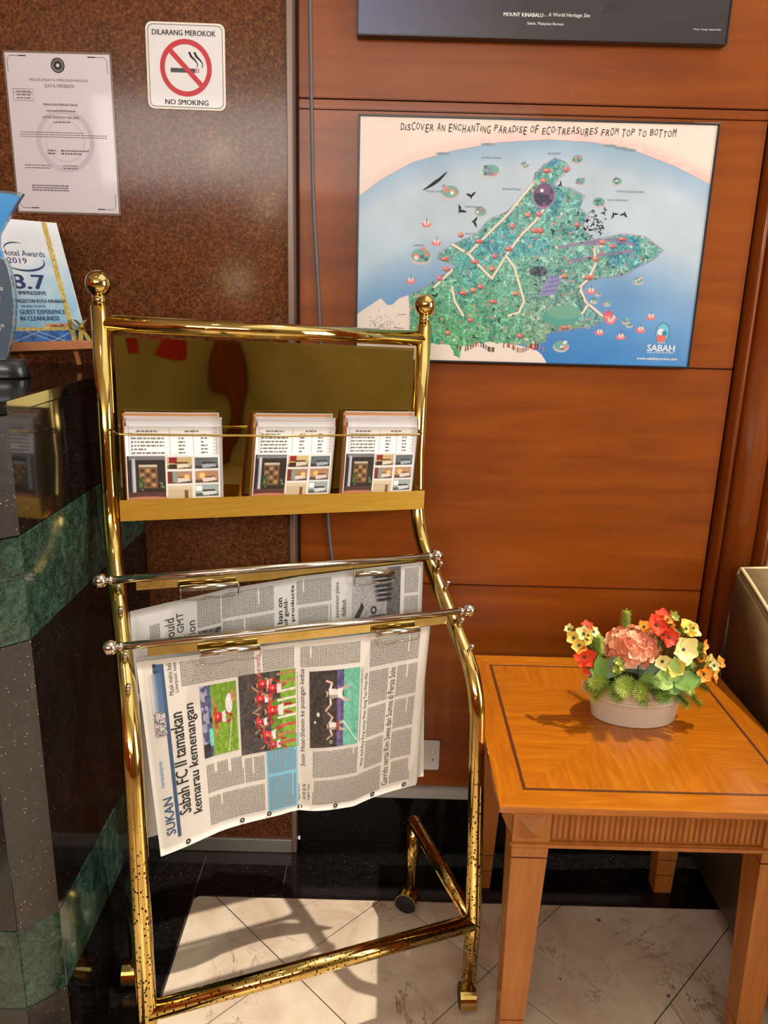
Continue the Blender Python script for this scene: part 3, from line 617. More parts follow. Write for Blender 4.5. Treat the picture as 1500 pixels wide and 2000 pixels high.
p.ell(.529, .294, .033, .053, (150, 130, 160)); p.ell(.529, .290, .029, .046, (58, 56, 86)); p.put(((p.noise(40, 8) > .55) & (np.hypot((p.u-.529)/.03, (p.v-.294)/.048) < 1)).astype(float), (130, 96, 130), .8); p.ell(.522, .272, .005, .007, (240, 240, 245))
p.ell(.53, .604, .026, .022, (44, 56, 72)); p.put(((n3 > .55) & (np.hypot((p.u-.53)/.026, (p.v-.604)/.022) < 1)).astype(float), (100, 120, 130), .7)
p.poly([(.565, .615), (.60, .63), (.585, .70), (.535, .715), (.545, .66)], (138, 142, 186))
for k in range(4): p.line([(.55+k*.006, .69-k*.02), (.59, .68-k*.02)], .004, (96, 96, 150))
p.ell(.605, .80, .055, .035, (84, 160, 150)); p.ell(.615, .775, .05, .03, (110, 170, 150))
for k in range(60):
    a_ = random.random(); x = .30+.27*a_; y = .925+.012*math.sin(a_*20); p.rect(x, y, x+.003, y+.022, random.choice([(40, 70, 60), (210, 120, 90), (30, 60, 60)]), .9)
for x, y, s_ in ILS:
    p.ell(x, y+.006, .022*s_, .022*s_, (200, 190, 190)); p.ell(x, y, .019*s_, .019*s_, (110, 170, 160))
    for k in range(7): p.ell(x+random.uniform(-.014, .014)*s_, y+random.uniform(-.018, .014)*s_, .004*s_, .006*s_, random.choice([(220, 130, 110), (60, 110, 110), (240, 226, 210), (150, 120, 160)]))
for x, y in BOAT:
    p.poly([(x-.016, y-.006), (x+.016, y-.004), (x+.008, y+.012), (x-.010, y+.012)], (224, 120, 122)); p.ell(x, y-.006, .008, .01, (240, 214, 210)); p.line([(x, y-.026), (x, y)], .003, (120, 80, 90))
p.rect(.735, .765, .757, .79, (226, 84, 96), .8)
p.line([(.01, .84), (.07, .77)], .002, (120, 140, 170), 0.0)
for k in range(160):
    a_, b_ = RNG.normal(.075, .022), RNG.normal(.87, .03); p.ell(a_, b_, .0016, .0024, (120, 120, 130), .7)
p.ell(.914, .854, .021, .045, (60, 120, 150)); p.ell(.914, .854, .0185, .041, (120, 196, 220)); p.ell(.912, .877, .014, .018, (226, 110, 100)); p.ell(.909, .85, .010, .014, (240, 232, 226)); p.ell(.92, .855, .008, .012, (50, 140, 180))
p.obj('map_print', 0, 0, mw, mh, ms, mp, 0.0, 'print')
mS = lambda q, k=0: ms(np.asarray(q)*np.array([mw, mh]), k)
def mtxt(s, u_, v_, w_, h_=None, **kw): vv, ff = text2d(s, u_*mw, v_*mh, w=w_*mw, h=h_, **kw); vv = vv.copy(); vv[:, :2] /= np.array([mw, mh]); return vv, ff
# hand-lettered title: letter sizes hop as in the photograph
tt = []; x = .112; xe = .888
title = 'DiSCOVER AN ENCHANTiNG PARADiSE OF ECO-TREASURES FROM TOP TO BOTTOM'
big = {'C': 1.2, 'O': 1.15, 'V': 1.1, 'A': 1.1, 'H': 1.15, 'T': 1.15}; adv = []
for c_ in title: adv.append(0.55 if c_ == ' ' else (0.42 if c_ in 'i-' else 1.0))
tot = sum(adv)
for k, (c_, a_) in enumerate(zip(title, adv)):
    wd = a_/tot*(xe-x)
    if c_ != ' ':
        hh = 0.0125*(1.0 if k % 3 else 1.25)*(0.85 if c_ in 'Di' else 1.0)
        if c_ == '-': hh = 0.0012
        cxx = .112+(sum(adv[:k])+a_/2)/tot*(xe-.112)
        tt.append(mtxt(c_, cxx, .036+.004*math.sin(k*1.3), wd*0.80, hh, shear=0.12))
printed('title_lettering', tt, mS, 'ink', mp, 0.0006, stuff=True)
lb = []
for s_, u_, v_, w_ in (('LAYANG LAYANG', .372, .148, .055), ('PULAU TIGA', .215, .287, .045), ('MANUKAN', .33, .345, .05), ('TURTLE ISLANDS PARK', .774, .268, .08), ('PULAU SELINGAN', .74, .303, .058), ('KUDAT', .55, .125, .035), ('PANTAI', .435, .27, .05), ('LABUAN', .175, .508, .03), ('KOTA', .325, .455, .03)):
    lb.append(mtxt(s_, u_, v_, w_, 0.0038))
printed('place_names', lb, mS, 'ink_soft', mp, 0.0006, stuff=True)
br = []
def bird(u_, v_, s_, a_=0):
    q = [(-1, -.25), (-.35, -.32), (0, -.05), (.35, -.45), (1, -.7), (.55, -.05), (.25, .25), (.1, .7), (-.1, .3), (-.5, .1)]
    c_, n_ = math.cos(a_), math.sin(a_)
    return [(u_+s_*(x*c_-y*n_)/mw, v_+s_*(x*n_+y*c_)/mh) for x, y in q], [(0, 1, 9), (1, 2, 8, 9), (2, 6, 7, 8), (2, 3, 5, 6), (3, 4, 5)]
for i, (u_, v_, s_) in enumerate(((.32, .299, .011), (.293, .359, .012), (.335, .404, .011), (.735, .361, .009), (.764, .36, .009), (.563, .437, .008), (.573, .246, .007), (.228, .718, .009), (.352, .893, .007), (.422, .815, .007), (.405, .77, .005), (.525, .66, .005))): br.append(bird(u_, v_, s_, i*0.9))
for k in range(46): br.append(bird(RNG.normal(.678, .019), RNG.normal(.405, .035), random.uniform(.002, .006), random.uniform(0, 6)))
br.append(line2d([(.183, .283), (.206, .262), (.217, .25), (.228, .238), (.248, .209)], [.003, .010, .012, .010, .003]))
br.append(line2d([(.12, .805), (.145, .802)], .002)); br.append(line2d([(.11, .86), (.14, .865)], .002))
printed('birds', br, mS, 'ink', mp, 0.0006, stuff=True)
printed('logo_lettering', [mtxt('SABAH', .914, .921, .083, .0145, bold=True), mtxt('VISIT', .914, .897, .025, .004), mtxt('MALAYSIAN BORNEO', .914, .941, .08, .0032), mtxt('www.sabahtourism.com', .906, .968, .122, .0062, bold=True)], mS, 'ink_white', mp, 0.0006)
# upper poster
tp, ts, tw, th = framed('mountain_poster', -0.080, 0.666, 1.930, 2.52, 'dark glossy mountain poster with white caption above the map', 'poster', e=0.003)
q = Pic(90, 70); q.a[:] = (60, 55, 60); q.put(np.clip(1-q.u*2.2, 0, 1)*np.clip((q.v-.2)*2, 0, 1), (112, 122, 158), .85); q.put(np.clip(.65-q.v, 0, 1)*1.4, (120, 140, 170), 1)
q.poly([(.1, .62), (.3, .4), (.42, .22), (.5, .28), (.58, .2), (.7, .42), (.95, .62)], (70, 72, 88))
q.obj('mountain_print', 0, 0, tw, th, ts, tp, 0.0, 'gloss')
z_ = lambda dz: th-dz
printed('caption', [text2d('MOUNT KINABALU -', 0.290, z_(.041), w=.085, h=.0070, bold=True, align='l'), text2d('A World Heritage Site', 0.379, z_(.0415), w=.084, h=.0088, shear=.25, align='l'),
                    text2d('Sabah, Malaysian Borneo', .375, z_(.0255), w=.073, h=.0065), text2d('Photo: Tengku Zainal Adlin', .70, z_(.023), w=.054, h=.0035)], ts, 'ink_white', tp, 0.0005)
# ================================================================== brass newspaper trolley
PSI = 0.3869; CW = 0.6323; CO = np.array([0.1776, -0.4529, 0.0])
CU = np.array([math.cos(PSI), math.sin(PSI), 0]); CV = np.array([-CU[1], CU[0], 0])
def cp(u_, v_, h):   # trolley point: across, back, height (the frame sits a touch out of square)
    return CO+(u_+0.0164*h)*CU+v_*CV+np.array([0, 0, h-0.0396*u_*min(1.0, max(0.0, (h-0.06)/0.2))])
H1, H2, HD, HT = 0.7005, 0.9416, 0.3156, 0.3321
sl_d = np.array([HD, H2-H1])/math.hypot(HD, H2-H1); sl_p = np.array([-sl_d[1], sl_d[0]])
def sp(u_, l, q): vv, hh = np.array([0.0, H1])+sl_d*l+sl_p*q; return cp(u_, vv, hh)
cart = thing('newspaper_trolley', tuple(CO+CU*(-CW/2)), 'brass newspaper and leaflet trolley on casters with ball finials', 'trolley')
TR = 0.0158
for s_, d1, d2 in ((0.0, 0.012, -0.008), (-CW, -0.008, 0.008)):
    path = [cp(s_, -0.0563, 0.055), cp(s_, -0.0563, 0.213), cp(s_, 0, H1+d1), cp(s_, HD, H2+d2), cp(s_, HT, 1.10), cp(s_, HT, 1.372)]
    path = [path[0], path[1]]+fillet(path[1:4]+[path[4]], 0.075, 8)[1:]+[path[5]]
    tube('side_tube', path, TR, 'pitted', cart, n=24)
    lathe('finial_neck', [(0.0118, 0.0), (0.0118, 0.022)], cp(s_, HT, 1.370), 'brass', cart)
    ball('finial', cp(s_, HT, 1.4095), 0.0228, 'brass', cart)
    rp = [cp(s_, 0.2413, 0.052), cp(s_, 0.2413, 0.243)]
    tube('rear_post', rp, 0.0145, 'pitted', cart, n=20)
    tube('side_rail', [cp(s_, 0.246, 0.236), cp(s_, -0.052, 0.213)], 0.0150, 'pitted', cart, n=20)
    for l in (0.0743, 0.1335, 0.2208, 0.2680):   # the rods lie on the second and fourth pegs
        pg = sp(s_, l, 0.012); tip = sp(s_, l, 0.046)
        tube('peg', [pg, tip], 0.0042, 'nickel', cart, n=10)
tube('top_rail', [cp(-CW, HT, 1.3419), cp(0, HT, 1.3419)], 0.0155, 'brass', cart, n=24)
tube('bottom_bar', [cp(-CW, -0.0563, 0.213), cp(0, -0.0563, 0.213)], 0.0165, 'pitted', cart, n=24)
tube('mid_rail', [cp(-CW, HT, 1.003), cp(0, HT, 1.003)], 0.0065, 'brass', cart, n=12)
def caster(c, yaw):
    ax = np.array([math.cos(yaw), math.sin(yaw), 0]); fx = np.array([-ax[1], ax[0], 0]); r = 0.0275
    hv = []; n = 18
    for i in range(n+1):
        a = math.radians(-35+250*i/n)
        for s_ in (-1, 1):
            for rr in (r, r-0.0025): hv.append(np.array(c)+ax*s_*0.0165+rr*(math.cos(a)*fx+math.sin(a)*np.array([0, 0, 1.0])))
    hf = []
    for i in range(n):
        k = 4*i; hf += [(k, k+2, k+6, k+4), (k+1, k+5, k+7, k+3), (k, k+4, k+5, k+1), (k+2, k+3, k+7, k+6)]
    hf += [(0, 1, 3, 2), (4*n, 4*n+2, 4*n+3, 4*n+1)]
    hood = mesh_obj('caster_hood', hv, hf, 'brass', cart, False)
    for s_ in (-1, 1):
        lathe('caster_wheel', [(0.012, -0.0055), (0.023, -0.005), (0.0255, -0.003), (0.0255, 0.003), (0.023, 0.005), (0.012, 0.0055)], np.array(c)+ax*s_*0.0115+np.array([0, 0, -0.0005]), 'rubber', cart, axis=tuple(ax))
for (u_, v_), yw in (((0, -0.0563), 0.05), ((-CW, -0.0563), 0.3), ((0, 0.2413), 1.25), ((-CW, 0.2413), 0.1)):
    q_ = cp(u_, v_, 0.0); off = {0.05: (0, 0), 0.3: (0, 0), 1.25: (-0.006, -0.012), 0.1: (-0.012, 0.0)}[yw]
    caster((q_[0]+off[0], q_[1]+off[1], 0.0265), yw)
# mirror sheet behind the leaflets
def cbox(name, u0, u1, v0, v1, h0, h1, mat, bev=0.0, nu=1):
    vs = []; fs = []
    for i in range(nu+1):
        u_ = u0+(u1-u0)*i/nu
        for v_, h in ((v0, h0), (v1, h0), (v1, h1), (v0, h1)): vs.append(cp(u_, v_, h))
    for i in range(nu):
        k = 4*i
        for j in range(4): fs.append((k+j, k+4+j, k+4+(j+1) % 4, k+(j+1) % 4))
    fs += [(0, 1, 2, 3), (4*nu+3, 4*nu+2, 4*nu+1, 4*nu)]
    return mesh_obj(name, vs, fs, mat, cart)
cbox('mirror_panel', -CW+0.0245, -0.0225, HT+0.002, HT+0.0035, 1.0, 1.318, 'brass_sheet')
cbox('panel_edge', -CW+0.0235, -0.0215, HT+0.0015, HT+0.004, 1.3183, 1.3215, 'brass')
cbox('panel_edge', -CW+0.0212, -CW+0.0243, HT+0.0015, HT+0.004, 1.0, 1.3215, 'brass')
cbox('panel_edge', -0.0222, -0.0192, HT+0.0015, HT+0.004, 1.0, 1.3215, 'brass')
TF = HT-0.05
cbox('tray_front', -CW+0.0143, -0.002, TF-0.0015, TF, 0.9885, 1.0285, 'brass_plate')
cbox('tray_floor', -CW+0.0143, -0.002, TF, HT+0.0015, 0.9885, 0.9905, 'brass_plate')
for u_ in (-CW+0.0160, -0.0040): cbox('tray_end', u_-0.0008, u_+0.0008, TF, HT-0.017, 0.9905, 1.0285, 'brass_plate')
wp = [cp(-CW+0.010, HT-0.012, 1.155), cp(-CW+0.014, TF+0.004, 1.150), cp(-CW/2, TF-0.002, 1.147), cp(-0.012, TF+0.002, 1.149), cp(-0.006, HT-0.012, 1.152)]
tube('wire_rail', fillet(wp, 0.012, 5), 0.0021, 'brass', cart, n=8)
# ------------------------------------------------------------------ leaflets standing in the tray
lp = Pic(150, 76, aspect=2.0, bg=(226, 222, 218))
def room(x0, y0, x1, y1, wall_, bed, acc, win_=None):
    lp.rect(x0, y0, x1, y1, wall_); w_, h_ = x1-x0, y1-y0
    lp.rect(x0, y0+.72*h_, x1, y1, tuple(int(c*.55) for c in wall_)); lp.rect(x0+.3*w_, y0+.42*h_, x0+.85*w_, y0+.56*h_, acc)
    lp.poly([(x0+.28*w_, y0+.62*h_), (x0+.8*w_, y0+.55*h_), (x0+.95*w_, y0+.8*h_), (x0+.35*w_, y0+.95*h_)], bed)
    if win_: lp.rect(x0+.02*w_, y0+.05*h_, x0+.28*w_, y0+.5*h_, win_)
lp.rect(0, 0, .40, 1, (44, 34, 30)); lp.rect(.02, 0, .4, .08, (120, 120, 122)); lp.rect(.045, .06, .085, 1, (150, 158, 172)); lp.rect(.06, .06, .075, 1, (196, 200, 206))
lp.rect(.12, .2, .31, .72, (122, 88, 54)); lp.rect(.12, .2, .31, .24, (190, 180, 160))
for k in range(3):
    for j in range(4): lp.rect(.13+.06*k, .29+.11*j, .17+.06*k, .36+.11*j, [(70, 48, 34), (176, 140, 90)][(k+j) % 2])
for k in range(40): lp.ell(random.uniform(.11, .17), random.uniform(.45, .78), .012, .02, random.choice([(60, 84, 44), (110, 124, 70), (36, 54, 30)]))
for k in range(16): lp.ell(random.uniform(.34, .38), random.uniform(.55, .75), .010, .02, random.choice([(50, 66, 40), (120, 130, 100)]))
lp.rect(0, .82, .40, 1, (84, 52, 48)); lp.ell(.2, .98, .25, .06, (196, 130, 100))
room(.42, .03, .69, .30, (196, 176, 120), (222, 214, 190), (110, 60, 40)); lp.rect(.44, .03, .53, .16, (140, 24, 36)); lp.rect(.44, .2, .53, .3, (60, 30, 24))
room(.72, .05, .985, .30, (92, 100, 104), (166, 174, 184), (50, 46, 46))
room(.42, .35, .69, .63, (168, 132, 104), (216, 206, 200), (150, 100, 60)); lp.rect(.42, .35, .47, .63, (120, 40, 36)); lp.rect(.47, .37, .53, .6, (130, 150, 136)); lp.ell(.63, .48, .03, .05, (244, 196, 110))
room(.72, .35, .985, .63, (176, 134, 100), (214, 200, 192), (120, 70, 40)); lp.ell(.8, .46, .035, .06, (248, 190, 110))
lp.rect(.42, .69, .69, 1, (196, 180, 148)); lp.rect(.6, .8, .64, .98, (120, 74, 40)); lp.rect(.42, .69, .69, .76, (212, 194, 166))
room(.72, .68, .985, .95, (152, 168, 166), (206, 210, 214), (40, 40, 42), (232, 240, 240))
def leaflet_surf(u0, wd, v_base, lean, bow, h0, skew=0.0, tw=0.0):
    ht = 0.171
    def f(p, k=0.0):
        p = np.asarray(p, float); out = np.zeros((len(p), 3))
        for i, (a, b) in enumerate(p):
            t_ = 1-b/ht; s_ = a/wd
            v_ = v_base+lean*t_-bow*4*s_*(1-s_)*0.6-bow*math.sin(math.pi*t_)*0.8+tw*(s_-0.5)
            out[i] = cp(u0+a+skew*t_, v_-k, h0+ht*t_)
        return out
    return f, ht
STK = [(-0.603, 0.172, 0.0, 'beside the post next to the counter'), (-0.374, 0.158, 0.014, 'in the middle of the brass tray'), (-0.186, 0.154, 0.011, 'beside the post before the map')]
for si, (u0, wd, skew, where) in enumerate(STK):
    for k in range(10):
        vb = TF+0.010+k*0.0020; dh = [0, 0.0, 0.009, .006, 0.013, 0.011, 0.017, .015, .021, .023][k]*(1.25 if si == 2 else 1.0)
        du = (0, .003, .007, -.002, .004, .009, .002, .008, .001, .004)[k]*(0.8 if k else 0)
        sf, ht = leaflet_surf(u0+du+(skew*0.0), wd, vb, 0.006+0.0004*k, 0.004 if k else 0.005, 0.9915+dh*1.0, skew+0.002*math.sin(k*2.1), 0.0012*math.sin(k*1.3))
        nx, ny = 8, 8; g_, gf = rect2d(0, 0, wd, ht, nx, ny); N = len(g_)
        va, vb2 = sf(g_, 0.0004), sf(g_, -0.0004)
        per = list(range(nx+1))+[r_*(nx+1)+nx for r_ in range(1, ny+1)]+[ny*(nx+1)+c_ for c_ in range(nx-1, -1, -1)]+[r_*(nx+1) for r_ in range(ny-1, 0, -1)]
        F = list(gf)+[tuple(N+i for i in q[::-1]) for q in gf]+[(per[i], per[(i+1) % len(per)], N+per[(i+1) % len(per)], N+per[i]) for i in range(len(per))]
        basep = tuple(cp(u0+wd/2, vb, 0.992))
        org = k in (3, 5, 8)
        if k == 0:
            r = thing('leaflet', basep, 'front leaflet with price table and room photos, '+where, 'leaflet')
            mesh_obj('sheet', np.concatenate([va, vb2]), F, 'paper', r, True)
            lp.obj('photo_print', 0.002, ht*0.315, wd-0.002, ht*0.80, sf, r, 0.0008)
            X_ = lambda a: a*wd; Y_ = lambda b: b*ht*0.68
            ln = [line2d([(X_(.04), Y_(b)), (X_(.96), Y_(b))], 0.0005) for b in (.03, .10, .16, .215, .27, .325, .38, .435)]
            ln += [line2d([(X_(a), Y_(.03)), (X_(a), Y_(.435))], 0.0005) for a in (.04, .46, .71, .96)]
            tx = [words(X_(.06), Y_(.03+.0575*j+.012), X_(.40 if j > 1 else .30), Y_(.03+.0575*j+.06), 0.0062, hgt=.42) for j in range(1, 7)]
            tx += [words(X_(a), Y_(.03+.0575*j+.012), X_(a+.07), Y_(.03+.0575*j+.06), 0.0062, hgt=.42) for j in range(1, 7) for a in (.55, .79)]
            tx += [words(X_(.12), Y_(.045), X_(.34), Y_(.09), .006), words(X_(.62), Y_(.045), X_(.78), Y_(.09), .006)]
            printed('price_table', ln+tx, sf, 'ink_soft', r, 0.0008, stuff=True)
        else:
            lab = ('orange' if org else 'white')+' leaflet, '+('first', 'second', 'third', 'fourth', 'fifth', 'sixth', 'seventh', 'eighth', 'ninth')[k-1]+' behind the front one, '+where
            mesh_obj('leaflet', np.concatenate([va, vb2]), F, 'orange_paper' if org else 'paper', None, True, basep, label=lab, category='leaflet', group='leaflets '+where)
# ------------------------------------------------------------------ newspaper rods
def rod(Rp, Lp, label, clips):
    Rp, Lp = np.array(Rp), np.array(Lp); d = (Rp-Lp); Ln = np.linalg.norm(d); d /= Ln; nrm = np.array([CU[1], -CU[0], 0])   # towards the reader
    r = thing('newspaper_rod', tuple((Rp+Lp)/2-np.array([0, 0, 0.03])), label, 'rod')
    tube('rod', [Lp+d*0.008, Rp-d*0.008], 0.0068, 'chrome', r, n=16)
    for e_ in (Lp, Rp):
        ball('end_ball', e_, 0.0135, 'chrome', r)
    for e_, s_ in ((Lp, 1), (Rp, -1)): lathe('collar', [(0.0085, -0.004), (0.0085, 0.004)], e_+d*s_*0.017, 'chrome', r, axis=tuple(d), n=16)
    a, b = Lp+d*0.06, Rp-d*0.05; st = []
    for q in (a, b):
        for w_, z in ((-0.0035, -0.006), (0.0035, -0.006), (0.0035, -0.022), (-0.0035, -0.022)): st.append(q+nrm*w_+np.array([0, 0, z]))
    mesh_obj('brass_strip', st, [(0, 1, 2, 3), (7, 6, 5, 4)]+[(j, j+4, 4+(j+1) % 4, (j+1) % 4) for j in range(4)], 'brass', r)
    for c0, c1 in clips:
        p0, p1 = Lp+d*(c0*Ln), Lp+d*(c1*Ln); z = np.array([0, 0, 1.0])
        cl = tube('clip', [p0-z*0.021+nrm*0.0165, p1-z*0.021+nrm*0.0165], 0.0062, 'nickel', r, n=12)
        lo = -z*0.043+nrm*0.0165; m_ = (p0+p1)/2
        wpts = [p0-z*0.018+nrm*0.0205, p0-z*0.030+nrm*0.0205, p0+lo, p0+lo+d*0.035-z*0.002, m_+lo+z*0.003, p1+lo-d*0.03-z*0.001, p1+lo+z*0.002, p1-z*0.028+nrm*0.0205, p1-z*0.018+nrm*0.0205]
        tube('wire_handle', fillet(wpts, 0.006, 3), 0.0014, 'chrome', cl, n=6)
    return r, Lp, Rp, d, Ln, nrm
rb = rod((0.112, -0.261, 0.909), (-0.498, -0.509, 0.929), 'steel newspaper rod with ball ends holding the half-hidden grey paper', ((0.205, 0.365), (0.715, 0.845)))
rf = rod((0.174, -0.351, 0.826), (-0.453, -0.606, 0.848), 'steel newspaper rod with ball ends holding the sports page', ((0.215, 0.37), (0.70, 0.83)))
def sheet(name, surf, w_, h_, nx, ny, mat, parent, th=0.0006):
    g_, gf = rect2d(0, 0, w_, h_, nx, ny); N = len(g_); a, b = surf(g_, 0.0), surf(g_, -th)
    per = list(range(nx+1))+[r_*(nx+1)+nx for r_ in range(1, ny+1)]+[ny*(nx+1)+c_ for c_ in range(nx-1, -1, -1)]+[r_*(nx+1) for r_ in range(ny-1, 0, -1)]
    F = list(gf)+[tuple(N+i for i in q[::-1]) for q in gf]+[(per[i], per[(i+1) % len(per)], N+per[(i+1) % len(per)], N+per[i]) for i in range(len(per))]
    return mesh_obj(name, np.concatenate([a, b]), F, mat, parent, True)
def paper_surf(rd, s0, wd, zt, zslope, lens, off, wave, phase, fold, base_h, rootx=0.0):
    """hanging page: x along the rod, y down (nominal height base_h); lens = drop at stations along x"""
    _, Lp, Rp, d, Ln, nrm = rd; dh = np.array([d[0], d[1], 0])/math.hypot(d[0], d[1])
    xs, ls = zip(*lens); fx, fd = fold
    def f(p, k=0.0):
        p = np.asarray(p, float); s_ = p[:, 0]/wd; t_ = p[:, 1]/base_h
        L_ = np.interp(s_, xs, ls)
        top = zt+zslope*s_; z = top-L_*t_
        crease = np.exp(-np.abs(s_-fx)/0.06)
        dep = off+wave*(0.25+t_)*np.sin(2*math.pi*(s_*1.75)+phase+0.9*t_)+0.006*t_-fd*(0.35+0.65*t_)*crease+0.004*np.sin(9*s_+5*t_)*t_
        inset = rootx*t_
        base = Lp[None, :2]+np.outer(s0+p[:, 0]*(1)+inset*(0.5-s_)*2*0.02, dh[:2])
        out = np.zeros((len(p), 3)); out[:, :2] = base+np.outer(dep+k, nrm[:2]); out[:, 2] = z; return out
    return f
# --- front newspaper: the page hangs sideways, lines of type run upwards
PW, PH = 0.549, 0.365
s0 = 0.040
fs_ = paper_surf(rf, s0, PW, 0.818, -0.012, [(0, .387), (.22, .365), (.48, .352), (.56, .358), (.74, .372), (1, .345)], 0.0075, 0.007, 0.6, (.52, .012), PH, 1.0)
bs_ = paper_surf(rf, s0+0.001, PW, 0.822, -0.012, [(0, .36), (.5, .345), (1, .34)], -0.0075, 0.005, 1.5, (.5, .006), PH)
npf = thing('newspaper', (-0.14, -0.485, 0.44), 'sports newspaper hanging sideways with football photos and big headline', 'newspaper')
sheet('back_pages', bs_, PW, PH, 40, 16, 'news', npf)
sheet('inner_pages', paper_surf(rf, s0+0.003, PW, 0.817, -0.012, [(0, .385), (.22, .362), (.48, .348), (.56, .354), (.74, .368), (1, .341)], 0.0045, 0.007, 0.75, (.52, .012), PH, 1.0), PW, PH, 40, 16, 'news', npf)
sheet('front_page', fs_, PW, PH, 60, 24, 'news', npf)
NX = lambda a: a*PW; NY = lambda b: b*PH
def vt(s, s_a, s_b, t_a, t_b, **kw):   # text running up: occupies s_a..s_b across, from t_b (start, low) to t_a (end, high)
    return text2d(s, NX((s_a+s_b)/2), NY((t_a+t_b)/2), w=abs(NY(t_b-t_a)), h=NX(s_b-s_a), rot=90, **kw)
printed('headline', [vt('Sabah FC II tamatkan', .080, .122, .27, .822, bold=True), vt('kemarau kemenangan', .128, .170, .237, .842, bold=True)], fs_, 'ink', npf, 0.0007)
printed('section_title', [vt('SUKAN', .030, .062, .70, .905, bold=True)], fs_, 'ink_blue', npf, 0.0007)
printed('blue_rule', [rect2d(NX(.067), NY(.04), NX(.079), NY(.93), 1, 20), rect2d(NX(.046), NY(.02), NX(.079), NY(.065), 1, 2)], fs_, 'ink_blue', npf, 0.0005)
printed('masthead', [vt('harianekspres', .028, .046, .50, .64)], fs_, 'ink_cyan', npf, 0.0007)
printed('page_number', [vt('| 8', .045, .06, .015, .055)], fs_, 'ink', npf, 0.0009)
printed('minor_headlines', [vt('Soon Huat-Shevon ke pusingan kedua', .522, .543, .155, .72), vt('Wan Arif-Roy King setup Wan Seng Tze-Wun Ho', .757, .773, .215, .765), vt('Garrido sertai Kim Swee dan Sumos di Persis Solo', .856, .880, .215, .945),
                            vt('Muak mahu beli', .088, .103, .02, .18), vt('Liverpool, kata', .106, .121, .02, .17), vt('Hyper mission', .512, .524, .83, .93), vt('2025', .53, .54, .83, .93), vt('langkah Yuvan', .546, .557, .83, .93)], fs_, 'ink', npf, 0.0007)
printed('pink_headline', [vt('Muat kembali', .372, .388, .04, .165)], fs_, 'ink_pink', npf, 0.0007)
printed('blue_box', [rect2d(NX(.398), NY(.525), NX(.512), NY(.965), 12, 12)], fs_, 'box_blue', npf, 0.0005)
bt = []
def col(a0, a1, b0, b1, pt=0.0030): bt.append(words(NX(a0), NY(b0), NX(a1), NY(b1), pt, rot=True, hgt=.48, wl=(.6, 2.2)))
col(.128, .368, .02, .145); col(.395, .508, .02, .14); col(.185, .315, .60, .76); col(.185, .39, .785, .945); col(.32, .39, .62, .76)
col(.402, .508, .54, .735); col(.402, .508, .755, .955)
col(.525, .74, .03, .145); col(.565, .745, .63, .79); col(.565, .85, .81, .96); col(.775, .97, .03, .185); col(.775, .85, .21, .40); col(.775, .85, .42, .60); col(.775, .85, .62, .79)
col(.886, .97, .21, .40); col(.886, .97, .42, .60); col(.886, .97, .62, .79); col(.886, .97, .81, .945); col(.513, .518, .17, .6, .002); col(.745, .752, .18, .6, .003)
printed('body_text', bt, fs_, 'ink_body', npf, 0.0006, stuff=True)
def person(P_, x, y, s_, shirt, skin=(186, 128, 98), short=(224, 224, 226), ang=0.0):
    """small printed player lying sideways (head towards -x): bent limbs, shaded jersey"""
    j_ = lambda: random.uniform(-.05, .05)*s_
    for sg_, sh in ((-1, (x-.17*s_, y-.10*s_)), (1, (x-.17*s_, y+.10*s_))):
        el = (x-.12*s_+j_()+ang, y+sg_*.23*s_); ha = (x-.28*s_+2*j_(), y+sg_*.33*s_+j_()); P_.line([sh, el], .055*s_, shirt); P_.line([el, ha], .042*s_, skin)
        kn = (x+.30*s_, y+sg_*.10*s_+j_()); P_.line([(x+.16*s_, y+sg_*.05*s_), kn], .075*s_, skin); P_.line([kn, (x+.48*s_, y+sg_*.07*s_+2*j_())], .055*s_, tuple(int(c*.8) for c in shirt))
    P_.poly([(x-.22*s_, y-.12*s_), (x-.20*s_, y+.12*s_), (x+.10*s_, y+.085*s_), (x+.10*s_, y-.085*s_)], shirt)
    P_.poly([(x-.21*s_, y+.03*s_), (x-.20*s_, y+.12*s_), (x+.10*s_, y+.085*s_), (x+.10*s_, y+.03*s_)], tuple(int(c*.72) for c in shirt)); P_.ell(x-.07*s_, y-.02*s_, .03*s_, .035*s_, (232, 210, 204), .8)
    P_.poly([(x+.09*s_, y-.095*s_), (x+.09*s_, y+.095*s_), (x+.23*s_, y+.12*s_), (x+.23*s_, y-.12*s_)], short)
    P_.ell(x-.30*s_, y, .065*s_, .062*s_, skin); P_.ell(x-.335*s_, y+.01*s_, .045*s_, .062*s_, (38, 28, 24))
def grain(P_, k=16):
    P_.a = np.clip(P_.a+((P_.noise(60, 41)-.5)*2*k+(P_.noise(24, 42)-.5)*1.6*k)[..., None], 0, 255); return P_
a = Pic(90, 130, aspect=.6, bg=(112, 150, 40)); nn = a.noise(20, 3)
a.put((np.sin(a.u*40) > 0).astype(float), (124, 164, 48), .5); a.rect(0, 0, .27, 1, (74, 80, 120)); a.put(((nn > .5) & (a.u < .2)).astype(float), (190, 180, 190), .7); a.rect(.18, .6, .3, .85, (120, 200, 190)); a.rect(0, .8, .2, 1, (40, 40, 48)); a.rect(.22, .05, .28, .5, (70, 90, 150))
person(a, .5, .47, .72, (206, 42, 44)); a.line([(.72, .98), (.84, .52)], .012, (220, 226, 200)); a.ell(.78, .3, .1, .14, (232, 228, 226)); a.ell(.9, .2, .06, .1, (186, 130, 100))
grain(a).obj('player_photo', NX(.183), NY(.165), NX(.303), NY(.56), fs_, npf, 0.0006)
a = Pic(110, 140, aspect=.8, bg=(66, 60, 58)); a.rect(.72, 0, 1, 1, (118, 158, 48)); a.rect(.55, .35, .75, 1, (96, 132, 44))
